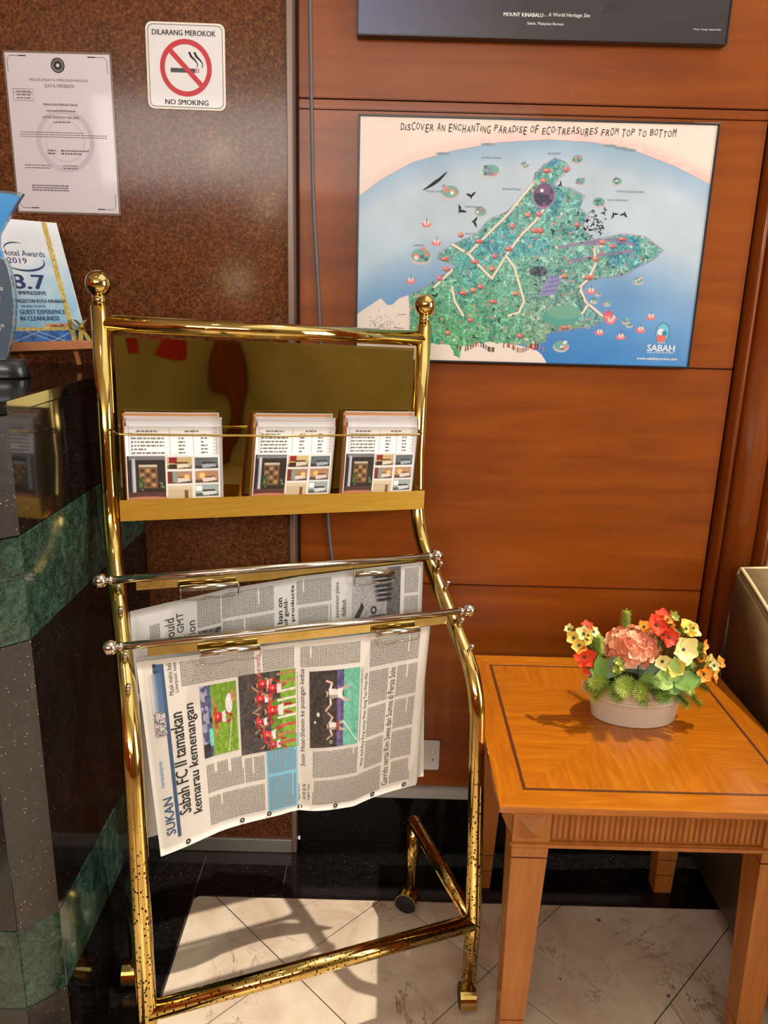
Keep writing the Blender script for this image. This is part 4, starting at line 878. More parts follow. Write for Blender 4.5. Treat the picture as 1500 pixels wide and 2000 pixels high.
for x, y, s_ in ((.45, .15, .5), (.4, .33, .45), (.62, .5, .62), (.38, .62, .42), (.5, .8, .5), (.6, .93, .45), (.62, .22, .5)): person(a, x, y, s_, random.choice([(206, 40, 46), (214, 54, 54), (190, 30, 40)]))
for k in range(9): a.line([(.68, .05+.11*k), (1.0, .03+.11*k)], .03, random.choice([(226, 214, 206), (180, 120, 90), (200, 60, 60)]))
grain(a).obj('team_photo', NX(.312), NY(.145), NX(.508), NY(.60), fs_, npf, 0.0006)
a = Pic(100, 120, aspect=.83, bg=(54, 46, 44)); a.rect(.66, 0, 1, 1, (104, 176, 150)); a.rect(.53, 0, .67, 1, (84, 76, 120)); a.rect(.56, .2, .6, .9, (130, 90, 140))
person(a, .5, .3, .6, (222, 206, 200), (214, 176, 156), (230, 220, 214)); person(a, .48, .72, .5, (226, 206, 200), (206, 166, 146), (150, 70, 50)); a.line([(.66, .66), (.98, .95)], .012, (220, 236, 226)); a.ell(.16, .56, .03, .03, (220, 214, 206)); a.ell(.1, .66, .02, .02, (230, 226, 220)); a.ell(.42, .93, .04, .03, (150, 140, 134))
grain(a).obj('badminton_photo', NX(.556), NY(.172), NX(.74), NY(.61), fs_, npf, 0.0006)
a = Pic(30, 110, aspect=.2, bg=(216, 212, 204)); a.put(np.clip(a.u*1.5, 0, 1)*(a.v < .62), (70, 100, 140), .95); a.put(((a.noise(60, 4) > .42) & (a.v > .6)).astype(float), (96, 92, 108), .9); a.put(((a.noise(50, 9) > .72) & (a.v > .6)).astype(float), (196, 150, 140), .9)
a.obj('crowd_photo', NX(.032), NY(.065), NX(.068), NY(.375), fs_, npf, 0.0006)
printed('printer_marks', [ring2d(NX(a_), NY(.975), .002, .005, 14) for a_ in (.10, .3, .4, .52, .66, .82, .95)], fs_, 'ink', npf, 0.0006, stuff=True)
# --- rear newspaper
QW, QH = 0.577, 0.36
qs = paper_surf(rb, 0.046, QW, 0.887, 0.006, [(0, .36), (.5, .35), (1, .34)], 0.0095, 0.006, 2.2, (.55, .006), QH)
q0 = qs
def qs(p, k=0.0):   # top-left corner has slipped out of the clip
    p = np.asarray(p, float); o_ = q0(p, k); s_ = p[:, 0]/QW; t_ = p[:, 1]/QH
    o_[:, 2] -= np.clip(.30-s_, 0, 1)*0.06*np.clip(1-t_*0.6, 0, 1); o_[:, 2] += np.clip(s_-.25, 0, .3)*0.03*(1-t_); return o_
npb = thing('newspaper', (-0.19, -0.385, 0.55), 'grey black-and-white newspaper hanging behind the sports page', 'newspaper')
sheet('inner_pages', lambda p, k=0.0: qs(p, k-0.0025)-np.array([0, 0, 0.004]), QW, QH, 40, 16, 'news_grey', npb)
sheet('front_page', qs, QW, QH, 60, 24, 'news_grey', npb)
BX = lambda a_: a_*QW; BY = lambda b_: b_*QH
def vq(s, a0, a1, b0, b1, **kw): return text2d(s, BX((a0+a1)/2), BY((b0+b1)/2), w=BY(b1-b0), h=BX(a1-a0), rot=90, **kw)
printed('headline', [vq('should', .103, .132, .09, .25), vq('ing GMT', .14, .168, .07, .26), vq('ation', .174, .198, .13, .26), vq('expansion plans', .672, .690, .06, .27), vq('debut', .694, .712, .17, .27)], qs, 'ink', npb, 0.0007)
printed('bold_headline', [vq('ban on', .468, .486, .10, .25, bold=True), vq('of gold-', .49, .508, .11, .27, bold=True), vq('products', .515, .53, .04, .25, bold=True)], qs, 'ink', npb, 0.0007)
bt = []
def colb(a0, a1, b0, b1): bt.append(words(BX(a0), BY(b0), BX(a1), BY(b1), .0031, rot=True, hgt=.48, wl=(.6, 2.2)))
colb(.205, .28, .02, .18); colb(.285, .46, .02, .16); colb(.285, .46, .18, .40); colb(.535, .66, .02, .16); colb(.535, .66, .18, .40); colb(.93, .985, .03, .18); colb(.93, .985, .2, .4); colb(.055, .09, .1, .22); colb(.1, .46, .44, .9); colb(.5, .97, .44, .9)
printed('body_text', bt, qs, 'ink_body', npb, 0.0006, stuff=True)
a = Pic(110, 90, aspect=1.2, bg=(176, 174, 172)); a.put(np.clip(a.u*1.2, 0, 1), (128, 126, 126), .5); a.rect(.72, 0, 1, 1, (92, 90, 90))
for k in range(7): a.line([(.42+.02*k, .06+.09*k), (.8, .06+.09*k)], .06, (46, 46, 48)); a.ell(.4+.02*k, .06+.09*k, .03, .03, (110, 106, 104))
a.poly([(0, .95), (.2, .6), (.25, .7), (.1, 1)], (60, 60, 62)); a.ell(.45, .78, .06, .08, (50, 50, 52)); a.ell(.45, .78, .03, .04, (180, 178, 176)); a.rect(.35, .88, .7, .96, (70, 70, 72))
grain(a).obj('group_photo', BX(.735), BY(.01), BX(.915), BY(.33), qs, npb, 0.0006)
a = Pic(40, 40, bg=(120, 118, 118)); a.put((a.noise(14, 3) > .5).astype(float), (60, 58, 60), .9)
grain(a).obj('small_photo', BX(.205), BY(.2), BX(.28), BY(.36), qs, npb, 0.0006)
# ================================================================== side table
TX0, TX1, TY0, TY1, TZ = 0.2085, 0.783, -0.660, -0.084, 0.600
tb = thing('side_table', ((TX0+TX1)/2, (TY0+TY1)/2, 0.0), 'square wooden side table with fluted apron and inlaid top', 'table')
bi = 0.048; iw = 0.0055   # border width, inlay width
ix0, ix1, iy0, iy1 = TX0+bi, TX1-bi, TY0+bi, TY1-bi
O4 = [(TX0, TY0), (TX1, TY0), (TX1, TY1), (TX0, TY1)]; I4 = [(ix0, iy0), (ix1, iy0), (ix1, iy1), (ix0, iy1)]
J4 = [(ix0+iw, iy0+iw), (ix1-iw, iy0+iw), (ix1-iw, iy1-iw), (ix0+iw, iy1-iw)]; cxy = ((TX0+TX1)/2, (TY0+TY1)/2)
for i in range(4):
    j = (i+1) % 4
    prism('border_board', [O4[i], O4[j], I4[j], I4[i]], TZ-0.014, TZ, 'table_x' if i % 2 == 0 else 'table_y', tb, bev=0.0012)
    prism('inlay_strip', [I4[i], I4[j], J4[j], J4[i]], TZ-0.006, TZ-0.0003, 'inlay', tb)
    prism('veneer_quarter', [J4[i], J4[j], cxy], TZ-0.012, TZ, 'table_y' if i % 2 == 0 else 'table_x', tb, bev=0.0003)
def frame_ring(name, d0, z0, d1, z1, mat):   # moulding: four mitred sides between two inset outlines
    A = [(TX0+d0, TY0+d0), (TX1-d0, TY0+d0), (TX1-d0, TY1-d0), (TX0+d0, TY1-d0)]; B = [(TX0+d1, TY0+d1), (TX1-d1, TY0+d1), (TX1-d1, TY1-d1), (TX0+d1, TY1-d1)]
    vs = [(x, y, z0) for x, y in A]+[(x, y, z1) for x, y in B]+[(cxy[0]+(x-cxy[0])*.8, cxy[1]+(y-cxy[1])*.8, z0) for x, y in A]+[(cxy[0]+(x-cxy[0])*.8, cxy[1]+(y-cxy[1])*.8, z1) for x, y in B]
    fs = []
    for i in range(4): j = (i+1) % 4; fs += [(i, j, 4+j, 4+i), (8+j, 8+i, 12+i, 12+j), (i, 8+i, 8+j, j), (4+i, 4+j, 12+j, 12+i)]
    return mesh_obj(name, vs, fs, mat, tb)
frame_ring('edge_moulding', 0.002, TZ-0.0142, 0.016, TZ-0.026, 'table_leg'); frame_ring('cove', 0.020, TZ-0.0262, 0.028, TZ-0.036, 'table_leg')
AP = 0.032; ax0, ax1, ay0, ay1 = TX0+AP, TX1-AP, TY0+AP, TY1-AP; az0, az1 = 0.505, 0.5635
LW = 0.067
for nm, a in (('apron', (ax0+.006, ax1-.006, ay0+.006, ay0+.022)), ('apron', (ax0+.006, ax1-.006, ay1-.022, ay1-.006)), ('apron', (ax0+.006, ax0+.022, ay0+.022, ay1-.022)), ('apron', (ax1-.022, ax1-.006, ay0+.022, ay1-.022))):
    box(nm, *a, az0, az1, 'table_leg', tb)
box('bead_rail', ax0-.002, ax1+.002, ay0-.002, ay0+.02, az0-0.013, az0-0.0005, 'table_leg', tb, bev=.003, seg=2); box('bead_rail', ax0-.002, ax1+.002, ay1-.02, ay1+.002, az0-0.013, az0-0.0005, 'table_leg', tb, bev=.003, seg=2)
box('bead_rail', ax0-.002, ax0+.02, ay0+.02, ay1-.02, az0-0.013, az0-0.0005, 'table_leg', tb, bev=.003, seg=2); box('bead_rail', ax1-.02, ax1+.002, ay0+.02, ay1-.02, az0-0.013, az0-0.0005, 'table_leg', tb, bev=.003, seg=2)
# corner blocks with a raised pyramid
for sx, xb in ((1, ax0), (-1, ax1)):
    for sy, yb in ((1, ay0), (-1, ay1)):
        x0, x1 = sorted((xb, xb+sx*LW)); y0, y1 = sorted((yb, yb+sy*LW))
        blk = box('corner_block', x0, x1, y0, y1, az0, az1+.0005, 'table_leg', tb, bev=.001)
        m_ = .008; yy = yb-sy*0.0002; xx = xb-sx*0.0002; zc = (az0+az1)/2
        mesh_obj('pyramid', [(x0+m_, yy, az0+m_), (x1-m_, yy, az0+m_), (x1-m_, yy, az1-m_), (x0+m_, yy, az1-m_), ((x0+x1)/2, yy-sy*.015, zc)], [(0, 1, 4), (1, 2, 4), (2, 3, 4), (3, 0, 4)], 'table_leg', blk)
        mesh_obj('pyramid', [(xx, y0+m_, az0+m_), (xx, y1-m_, az0+m_), (xx, y1-m_, az1-m_), (xx, y0+m_, az1-m_), (xx-sx*.015, (y0+y1)/2, zc)], [(0, 1, 4), (1, 2, 4), (2, 3, 4), (3, 0, 4)], 'table_leg', blk)
        # tapered leg: collar, shaft, two foot rings cut by dark grooves
        lx0, lx1 = x0+.001, x1-.001; ly0, ly1 = y0+.001, y1-.001
        def sec(z):
            k = 1-z/0.49; o_, i_ = .006*k, .017*k
            return (lx0+(o_ if sx > 0 else i_), lx1-(i_ if sx > 0 else o_), ly0+(o_ if sy > 0 else i_), ly1-(i_ if sy > 0 else o_))
        segs = [(0.0, .0515, 'foot'), (.0545, .0975, 'foot_ring'), (.1005, .469, 'leg'), (.4725, .4915, 'leg_collar')]
        for z0, z1, nm in segs:
            A, B = sec(z0), sec(z1)
            vs = [(A[0], A[2], z0), (A[1], A[2], z0), (A[1], A[3], z0), (A[0], A[3], z0), (B[0], B[2], z1), (B[1], B[2], z1), (B[1], B[3], z1), (B[0], B[3], z1)]
            mesh_obj(nm, vs, [(3, 2, 1, 0), (4, 5, 6, 7)]+[(i, (i+1) % 4, 4+(i+1) % 4, 4+i) for i in range(4)], 'table_leg', tb)
        A = sec(.05); box('leg_core', A[0]+.002, A[1]-.002, A[2]+.002, A[3]-.002, .04, .10, 'groove', tb); A = sec(.47); box('leg_core', A[0]+.002, A[1]-.002, A[2]+.002, A[3]-.002, .46, .475, 'groove', tb)
# flutes: one shared rounded stave copied along the apron
n_f = 37; span0, span1 = ax0+LW+.002, ax1-LW-.002; pitch_f = (span1-span0)/n_f
fm = None
def stave(x, y, rz):
    global fm
    if fm is None:
        V = []; r_ = pitch_f*.46; hz = (az1-az0)/2-.003
        for z in (-hz, -hz+.003, hz-.003, hz):
            k = .55 if abs(z) == hz else 1
            for i in range(7): a_ = math.pi*i/6; V.append((-r_*math.cos(a_)*k, -r_*math.sin(a_)*k*1.1, z))
        F = [(j*7+i, j*7+i+1, (j+1)*7+i+1, (j+1)*7+i) for j in range(3) for i in range(6)]+[tuple(range(6, -1, -1)), tuple(range(21, 28))]
        fm = bpy.data.meshes.new('flute'); fm.from_pydata(V, [], F); fm.materials.append(M['table_leg']); fm.polygons.foreach_set('use_smooth', [True]*len(F))
    o_ = bpy.data.objects.new('flute', fm); link(o_, tb); o_.location = Vector((x, y, (az0+az1)/2))-tb.location; o_.rotation_euler = (0, 0, rz)
for i in range(n_f):
    k = span0+(i+.5)*pitch_f; stave(k, ay0+.0065, 0); ky = ay0+LW+.002+(i+.5)*pitch_f
    if ky < ay1-LW: stave(ax0+.0065, ky, -math.pi/2); stave(ax1-.0065, ky, math.pi/2)
# ================================================================== flower bucket on the table
PC = np.array([0.527, -0.345, TZ])
pot = thing('flower_bucket', tuple(PC), 'oval cream tin bucket of artificial orange, yellow and pink flowers', 'flowers')
A0, A1, B0, B1, PHt = 0.086, 0.098, 0.056, 0.064, 0.083
prof = []
for k in range(73):
    t_ = k/72; z = 0.0005+t_*PHt; r_ = 1+(A1/A0-1)*t_
    for zc in (.60, .68): r_ += 0.028*math.exp(-((t_-zc)/.022)**2)
    prof.append((r_, z))
prof[0] = (.985, .0005); prof += [(A1/A0+.022, PHt+.0005), (A1/A0+.024, PHt+.003), (A1/A0, PHt+.0035), (A1/A0-.02, PHt+.001), (A1/A0-.05, PHt-.02)]
lathe('bucket', [(r_*A0, z) for r_, z in prof], PC, 'zinc', pot, n=56, sy=B0/A0)
M['foam'] = pm('dark_moss', (34, 44, 20), 0.95); lathe('moss', [(A1*.93, PHt-.012), (A1*.8, PHt-.004), (.01, PHt)], PC, 'foam', pot, n=40, sy=B0/A0)
for s_ in (-1, 1):
    c_ = PC+np.array([s_*(A1-.001), 0, PHt-.012]); hp = [c_+np.array([s_*.002, -.012, 0]), c_+np.array([s_*.009, -.013, -.006]), c_+np.array([s_*.012, 0, -.03]), c_+np.array([s_*.009, .013, -.006]), c_+np.array([s_*.002, .012, 0])]
    tube('handle', fillet(hp, .012, 6), .0016, 'zinc', pot, n=8)
# painted signature on the tin
def pot_surf(p, k=0.0):
    p = np.asarray(p, float); out = np.zeros((len(p), 3))
    for i, (x, y) in enumerate(p):
        t_ = 1-y/PHt; rr = (A0+(A1-A0)*t_)+.001+k; th_ = -math.pi/2+x/A1*1.02
        out[i] = PC+np.array([rr*math.cos(th_), rr*B0/A0*math.sin(th_), PHt*t_])
    return out
sgp = [(0.006+.0011*i, .0145-.0009*(i/30)+.0028*math.sin(i*1.25)*(1.3 if i % 9 < 3 else .7)) for i in range(34)]
printed('signature', [line2d(sgp, .0007), line2d([(0.008, .0175), (.045, .0155)], .0004)], pot_surf, 'ink_soft', pot, 0.0006, stuff=True)
def fmat(n, c, rough=.55, **kw): M[n] = pm(n, c, rough, **kw)
fmat('petal_pink', (240, 166, 128)); fmat('petal_peach', (246, 190, 146)); fmat('petal_rose', (226, 130, 96)); fmat('petal_orange', (240, 150, 36)); fmat('petal_red', (226, 66, 22)); fmat('petal_yellow', (238, 206, 88)); fmat('petal_cream', (240, 228, 150))
fmat('leaf_green', (110, 150, 62)); fmat('leaf_light', (160, 190, 96)); fmat('needle', (112, 142, 54)); fmat('needle_light', (166, 184, 80)); fmat('leaf_grey', (118, 138, 112)); fmat('stem_green', (86, 104, 44)); fmat('eye_dark', (70, 80, 40)); fmat('bud_green', (176, 184, 92))
def basis(n_):
    n_ = np.array(n_, float); n_ /= np.linalg.norm(n_); r_ = np.array([0, 0, 1.0]) if abs(n_[2]) < .9 else np.array([1.0, 0, 0])
    a_ = np.cross(r_, n_); a_ /= np.linalg.norm(a_); return n_, a_, np.cross(n_, a_)
def petal(c, d, n_, ln, wd, cup=.25, nu=4):
    """rounded petal from c along d, facing n_; returns verts, faces"""
    d = np.array(d, float); d /= np.linalg.norm(d); n_ = np.array(n_, float); s_ = np.cross(n_, d); s_ /= np.linalg.norm(s_)+1e-9; n2_ = np.cross(d, s_)
    V = []; F = []; rows = 5
    for i in range(rows):
        t_ = i/(rows-1); w_ = wd*(0.25+1.0*math.sin(math.pi*min(1, .12+t_*.80))**.8)*(0.55 if i == rows-1 else 1)
        for j in range(nu+1):
            q_ = 2*j/nu-1; V.append(np.array(c)+d*ln*t_*(1-.06*q_*q_)+s_*w_*.5*q_+n2_*(cup*ln*t_*t_*.5+cup*wd*.5*q_*q_))
    for i in range(rows-1):
        for j in range(nu): k = i*(nu+1)+j; F.append((k, k+1, k+nu+2, k+nu+1))
    return V, F
def stem(c, name='stem'):
    c = np.array(c); b_ = PC+np.array([(c[0]-PC[0])*.55, (c[1]-PC[1])*.5, PHt-.01])
    m_ = (b_+c)/2+np.array([0, 0, .012]); return tube_geo([b_, (b_*.5+m_*.5), m_, (m_+c)/2, c], .0013, 6)
def flower(c, n_, r_, mat, npet=5, cup=.3, name='flower', eye='eye_dark', wide=1.0, rot=0.0):
    n_, a_, b_ = basis(n_); parts = []
    for k in range(npet):
        th_ = 2*math.pi*k/npet+rot; d = math.cos(th_)*a_+math.sin(th_)*b_; parts.append(petal(np.array(c)+n_*.0006*(k % 2), d+n_*random.uniform(.1, .45), n_, r_*1.22*random.uniform(.9, 1.1), r_*wide*.98, cup*random.uniform(.6, 1.3)))
    fo = mesh_obj(name, *merge(parts), mat, pot, True); vs, fs = stem(c); mesh_obj('stem', vs, fs, 'stem_green', fo, True)
    vs, fs = lathe_geo([(.0003, -.002), (.003, -.001), (.0034, .001), (.002, .003), (.0004, .0036)], tuple(np.array(c)+n_*.002), tuple(n_), 8); mesh_obj('centre', vs, fs, eye, fo, True); return fo
def sprig(c, d, ln, nn, mat, nl=.016, name='pine_sprig'):
    d, a_, b_ = basis(d); V = []; F = []; c = np.array(c)
    nn = int(nn*1.5)
    for i in range(nn):
        t_ = i/nn; th_ = i*2.4; o_ = math.cos(th_)*a_+math.sin(th_)*b_; p0 = c+d*ln*t_+np.array([0, 0, -.008*t_*t_]); l_ = 1.15*nl*(1-.35*t_)*random.uniform(.8, 1.15)
        tip = p0+(o_*1.0+d*.38)*l_+np.array([0, 0, -.1*l_]); s_ = np.cross(o_, d)*.00085; k = len(V); V += [p0+s_, p0-s_, (p0+tip)/2-s_*.9+d*.0004, tip, (p0+tip)/2+s_*.9]; F.append((k, k+1, k+2, k+3, k+4))
    v2, f2 = tube_geo([c, c+d*ln*.5, c+d*ln], .0011, 5); k = len(V); V += v2; F += [tuple(i+k for i in q) for q in f2]
    return mesh_obj(name, V, F, mat, pot)
def leaf(c, d, n_, ln, wd, mat='leaf_green', name='leaf'):
    return mesh_obj(name, *petal(c, d, n_, ln*1.15, wd*1.15, .18, 6), mat, pot, True)
def P3(x, z, y=-.37): return np.array([x, y, z])
FR = np.array([-.05, -.85, .5])
# pink hydrangea head: florets over a dome
hc = P3(.508, .752, -.352); hv = {'petal_pink': [], 'petal_peach': [], 'petal_rose': []}
for k in range(85):
    z_ = 1-1.25*(k+.5)/85; th_ = k*2.39996; rr = math.sqrt(max(0, 1-z_*z_)); n_ = np.array([rr*math.cos(th_), rr*math.sin(th_), z_]); c_ = hc+n_*np.array([.050, .045, .040])
    nn_, a_, b_ = basis(n_); key = random.choice(['petal_pink', 'petal_pink', 'petal_peach', 'petal_rose'])
    r0 = random.uniform(0, 1.5)
    for j in range(4): t_ = r0+j*math.pi/2; hv[key].append(petal(c_, math.cos(t_)*a_+math.sin(t_)*b_+nn_*random.uniform(-.1, .7), nn_, random.uniform(.011, .016), .0135, .15, 2))
hyd = lathe('hydrangea', [(.001, -.03), (.034, -.018), (.040, 0), (.030, .022), (.001, .032)], hc, 'petal_rose', pot, n=16)
for k_, pr_ in hv.items(): mesh_obj('florets', *merge(pr_), k_, hyd, True, kind='stuff')
for c_, n_, r_, mt, np_, wd_ in ((P3(.544, .812), (.0, -.7, .6), .020, 'petal_red', 5, 1.0), (P3(.569, .790, -.375), (.2, -.9, .3), .019, 'petal_red', 5, .9), (P3(.557, .826, -.36), (0, -.5, .8), .015, 'petal_red', 5, .9), (P3(.523, .803, -.36), (0, -.6, .8), .013, 'petal_orange', 5, .9),
                              (P3(.594, .772, -.392), (.15, -.9, .35), .026, 'petal_cream', 5, .95), (P3(.602, .806, -.37), (.3, -.6, .6), .020, 'petal_yellow', 4, 1.1), (P3(.618, .80, -.36), (.6, -.5, .5), .016, 'petal_cream', 4, 1.1), (P3(.575, .745, -.41), (.1, -.9, .2), .018, 'petal_yellow', 5, .95),
                              (P3(.551, .752, -.405), (-.2, -.9, .2), .015, 'petal_cream', 4, 1.1), (P3(.640, .770, -.37), (.7, -.6, .2), .015, 'petal_orange', 5, .8), (P3(.650, .728, -.385), (.4, -.8, .3), .018, 'petal_yellow', 5, .9), (P3(.664, .716, -.38), (.7, -.7, .1), .016, 'petal_orange', 5, .8), (P3(.640, .722, -.395), (.1, -.9, .3), .015, 'petal_orange', 5, .9), (P3(.655, .742, -.375), (.6, -.6, .4), .014, 'petal_yellow', 5, .8),
                              (P3(.384, .781), (-.5, -.8, .3), .014, 'petal_yellow', 5, .9), (P3(.402, .790), (-.1, -.8, .5), .015, 'petal_cream', 5, .9), (P3(.393, .770, -.38), (-.2, -.9, .2), .014, 'petal_yellow', 5, .9), (P3(.410, .800, -.36), (.1, -.5, .8), .013, 'petal_red', 5, .8), (P3(.405, .748, -.385), (-.2, -.9, .2), .021, 'petal_red', 5, .85), (P3(.412, .728, -.39), (0, -.95, .1), .016, 'petal_red', 4, .9),
                              (P3(.423, .790, -.36), (.3, -.6, .6), .012, 'petal_cream', 5, .8)):
    flower(c_, n_, r_, mt, np_, .3, wide=wd_, rot=random.uniform(0, 1))
for cc_, sp_, mts, nf in ((P3(.652, .727, -.378), (.022, .014, .020), ('petal_yellow', 'petal_orange', 'petal_orange', 'petal_cream'), 12), (P3(.395, .782, -.37), (.018, .012, .016), ('petal_yellow', 'petal_cream', 'petal_yellow', 'petal_orange'), 9), (P3(.604, .800, -.372), (.02, .012, .022), ('petal_yellow', 'petal_cream'), 6), (P3(.556, .806, -.37), (.02, .01, .018), ('petal_red', 'petal_orange'), 5)):
    for k in range(nf):
        o_ = np.array([random.uniform(-1, 1)*q for q in sp_]); flower(cc_+o_, o_/np.array(sp_)*.5+np.array([0, -.8, .35]), random.uniform(.008, .011), mts[k % len(mts)], 5, .4, wide=.9, rot=random.uniform(0, 1))
for c_, r_ in ((P3(.578, .824, -.36), .009), (P3(.463, .742, -.40), .009), (P3(.472, .730, -.402), .007), (P3(.607, .79, -.35), .007), (P3(.458, .727, -.405), .007)):
    fl = flower(c_, (0.1, -.6, .7), r_*1.3, 'bud_green', 6, .9, name='bud', eye='petal_cream', wide=.7)
for c_, d, n_, ln, wd_, mt in ((P3(.572, .716, -.418), (-.9, 0, .12), FR, .036, .028, 'leaf_light'), (P3(.572, .716, -.418), (-.05, .1, 1), FR, .046, .020, 'leaf_light'), (P3(.574, .716, -.418), (1, 0, .1), FR, .042, .028, 'leaf_green'), (P3(.573, .712, -.418), (.2, -.3, -.7), FR, .02, .02, 'leaf_green'),
                              (P3(.440, .712, -.40), (-.3, 0, 1), FR, .046, .020, 'leaf_green'), (P3(.444, .712, -.40), (.35, .1, 1), FR, .042, .020, 'leaf_grey'), (P3(.442, .712, -.398), (-.9, 0, .5), FR, .03, .016, 'leaf_green'), (P3(.452, .712, -.39), (.75, .1, .8), FR, .038, .02, 'leaf_green'), (P3(.528, .715, -.40), (.5, .1, .9), FR, .03, .016, 'leaf_grey'),
                              (P3(.608, .700, -.40), (.4, -.2, .5), FR, .03, .02, 'leaf_light'), (P3(.62, .76, -.36), (.7, -.3, .5), FR, .026, .012, 'leaf_green'), (P3(.60, .785, -.35), (.5, 0, .8), FR, .026, .012, 'leaf_green')):
    leaf(c_, d, n_, ln, wd_, mt)
for c_, d, ln, nn_, mt, nl in ((P3(.492, .775, -.34), (.0, .0, 1), .06, 110, 'needle_light', .014), (P3(.452, .70, -.395), (-.85, -.4, .1), .05, 120, 'needle', .02), (P3(.45, .695, -.39), (-.5, -.5, -.3), .04, 110, 'needle_light', .02), (P3(.492, .705, -.40), (-.45, -.8, .15), .05, 140, 'needle_light', .019), (P3(.50, .70, -.405), (.25, -.9, -.15), .045, 140, 'needle', .019),
                              (P3(.52, .708, -.40), (.3, -.8, .5), .045, 140, 'needle', .018), (P3(.535, .70, -.40), (.5, -.8, 0), .05, 140, 'needle', .02), (P3(.57, .695, -.40), (.6, -.8, -.2), .05, 140, 'needle', .018), (P3(.60, .69, -.385), (.75, -.5, -.45), .05, 110, 'needle', .017), (P3(.605, .75, -.36), (.9, -.3, .2), .04, 100, 'needle_light', .014),
                              (P3(.437, .745, -.37), (-.1, -.1, 1), .05, 100, 'needle_light', .013), (P3(.55, .69, -.40), (0, -.9, .2), .04, 120, 'needle', .02), (P3(.47, .695, -.40), (-.2, -.9, 0), .04, 120, 'needle', .02), (P3(.56, .71, -.30), (.3, .8, .3), .06, 110, 'needle', .018), (P3(.48, .71, -.30), (-.4, .8, .3), .06, 110, 'needle', .018), (P3(.585, .72, -.37), (.5, -.5, .6), .05, 120, 'needle', .016), (P3(.445, .70, -.395), (-.6, -.6, .35), .045, 120, 'needle_light', .018), (P3(.475, .70, -.405), (-.1, -.9, .35), .045, 140, 'needle_light', .02), (P3(.515, .70, -.405), (-.3, -.9, .1), .045, 130, 'needle_light', .018), (P3(.59, .70, -.395), (.3, -.8, .3), .04, 110, 'needle_light', .016), (P3(.61, .74, -.36), (.8, -.2, .5), .045, 110, 'needle_light', .014), (P3(.62, .695, -.37), (.9, -.3, -.15), .04, 100, 'needle', .016)):
    sprig(c_, d, ln, nn_, mt, nl)
# ================================================================== armchair right of the table
ch = thing('armchair', (1.2, -0.35, 0.0), 'olive-tan leather armchair with cream piping beside the side table', 'armchair')
SX0, SX1 = 0.822, 1.60
prof_a = [(-0.075, 0.03), (-0.075, 0.825), (-0.088, 0.838), (-0.16, 0.818), (-0.30, 0.775), (-0.50, 0.72), (-0.70, 0.675), (-0.80, 0.64), (-0.82, 0.60), (-0.82, 0.03)]
def side(name, x0, x1, prof, mat, bev=.012):
    bm = bmesh.new(); a = [bm.verts.new((x0, y, z)) for y, z in prof]; b_ = [bm.verts.new((x1, y, z)) for y, z in prof]; n_ = len(prof)
    bm.faces.new(a); bm.faces.new(b_[::-1])
    for i in range(n_): bm.faces.new((a[i], b_[i], b_[(i+1) % n_], a[(i+1) % n_]))
    bmesh.ops.recalc_face_normals(bm, faces=bm.faces[:]); bmesh.ops.bevel(bm, geom=[e for e in bm.edges if abs(e.verts[0].co.x-e.verts[1].co.x) < 1e-6], offset=bev, segments=3, affect='EDGES')
    return bm_obj(name, bm, mat, ch, True)
side('arm', SX0, SX0+.15, prof_a, 'leather'); side('arm', SX1-.15, SX1, prof_a, 'leather')
box('seat_base', SX0+.15, SX1-.15, -.80, -.10, .03, .30, 'leather', ch, bev=.01, seg=2); box('seat_cushion', SX0+.155, SX1-.155, -.83, -.22, .30, .44, 'leather', ch, bev=.03, seg=4)
box('backrest', SX0+.152, SX1-.152, -.22, -.08, .30, .836, 'leather', ch, bev=.02, seg=4)
for x in (SX0+.008, SX0+.142): tube('piping', fillet([(x, -.079, .60), (x, -.079, .822)]+[(x, y, z+.002) for y, z in prof_a[2:7]], .02, 5), .0042, 'piping', ch, n=8)
tube('piping', fillet([(SX0+.01, -.084, .836), (SX0+.08, -.084, .8395), (SX0+.145, -.084, .8395)], .02, 4), .0042, 'piping', ch, n=8)
for x in (SX0+.06, SX1-.06):
    for y in (-.13, -.76): box('foot', x-.025, x+.025, y-.025, y+.025, 0, .032, 'groove', ch)
# ================================================================== award pieces on the counter
aw = thing('award_trophy', (-0.712, -0.36, CT), 'blue and slate acrylic award trophy on round black base', 'trophy')
tc = np.array([-0.712, -0.36, CT]); yv = math.radians(12)
tx = np.array([math.cos(yv), math.sin(yv), 0]); ty = np.array([math.sin(yv), -math.cos(yv), 0])
lathe('base', [(.056, .0005), (.0575, .003), (.052, .030), (.049, .0325), (.02, .033)], tc, 'tr_base', aw, n=40, sy=.62)
def slab(name, pts, th_, mat, off=0.0, parent=aw):
    n_ = len(pts); pts = [(x+.002+.022*min(1, max(0, (z-.19)/.05)), .033+(z-.033)*1.13) for x, z in pts]; V = [tc+tx*x+np.array([0, 0, z])+ty*(off-th_/2) for x, z in pts]+[tc+tx*x+np.array([0, 0, z])+ty*(off+th_/2) for x, z in pts]
    bm = bmesh.new(); vv = [bm.verts.new(tuple(q)) for q in V]; bm.faces.new(vv[:n_]); bm.faces.new(vv[n_:][::-1])
    for i in range(n_): bm.faces.new((vv[i], vv[n_+i], vv[n_+(i+1) % n_], vv[(i+1) % n_]))
    bmesh.ops.recalc_face_normals(bm, faces=bm.faces[:]); return bm_obj(name, bm, mat, parent)
bod = [(-.06, .033), (.012, .033), (.022, .055), (.031, .085), (.036, .120), (.036, .150), (.032, .175), (.028, .186), (-.0, .196), (-.06, .210)]
slab('slate_body', bod, .016, 'tr_slate')
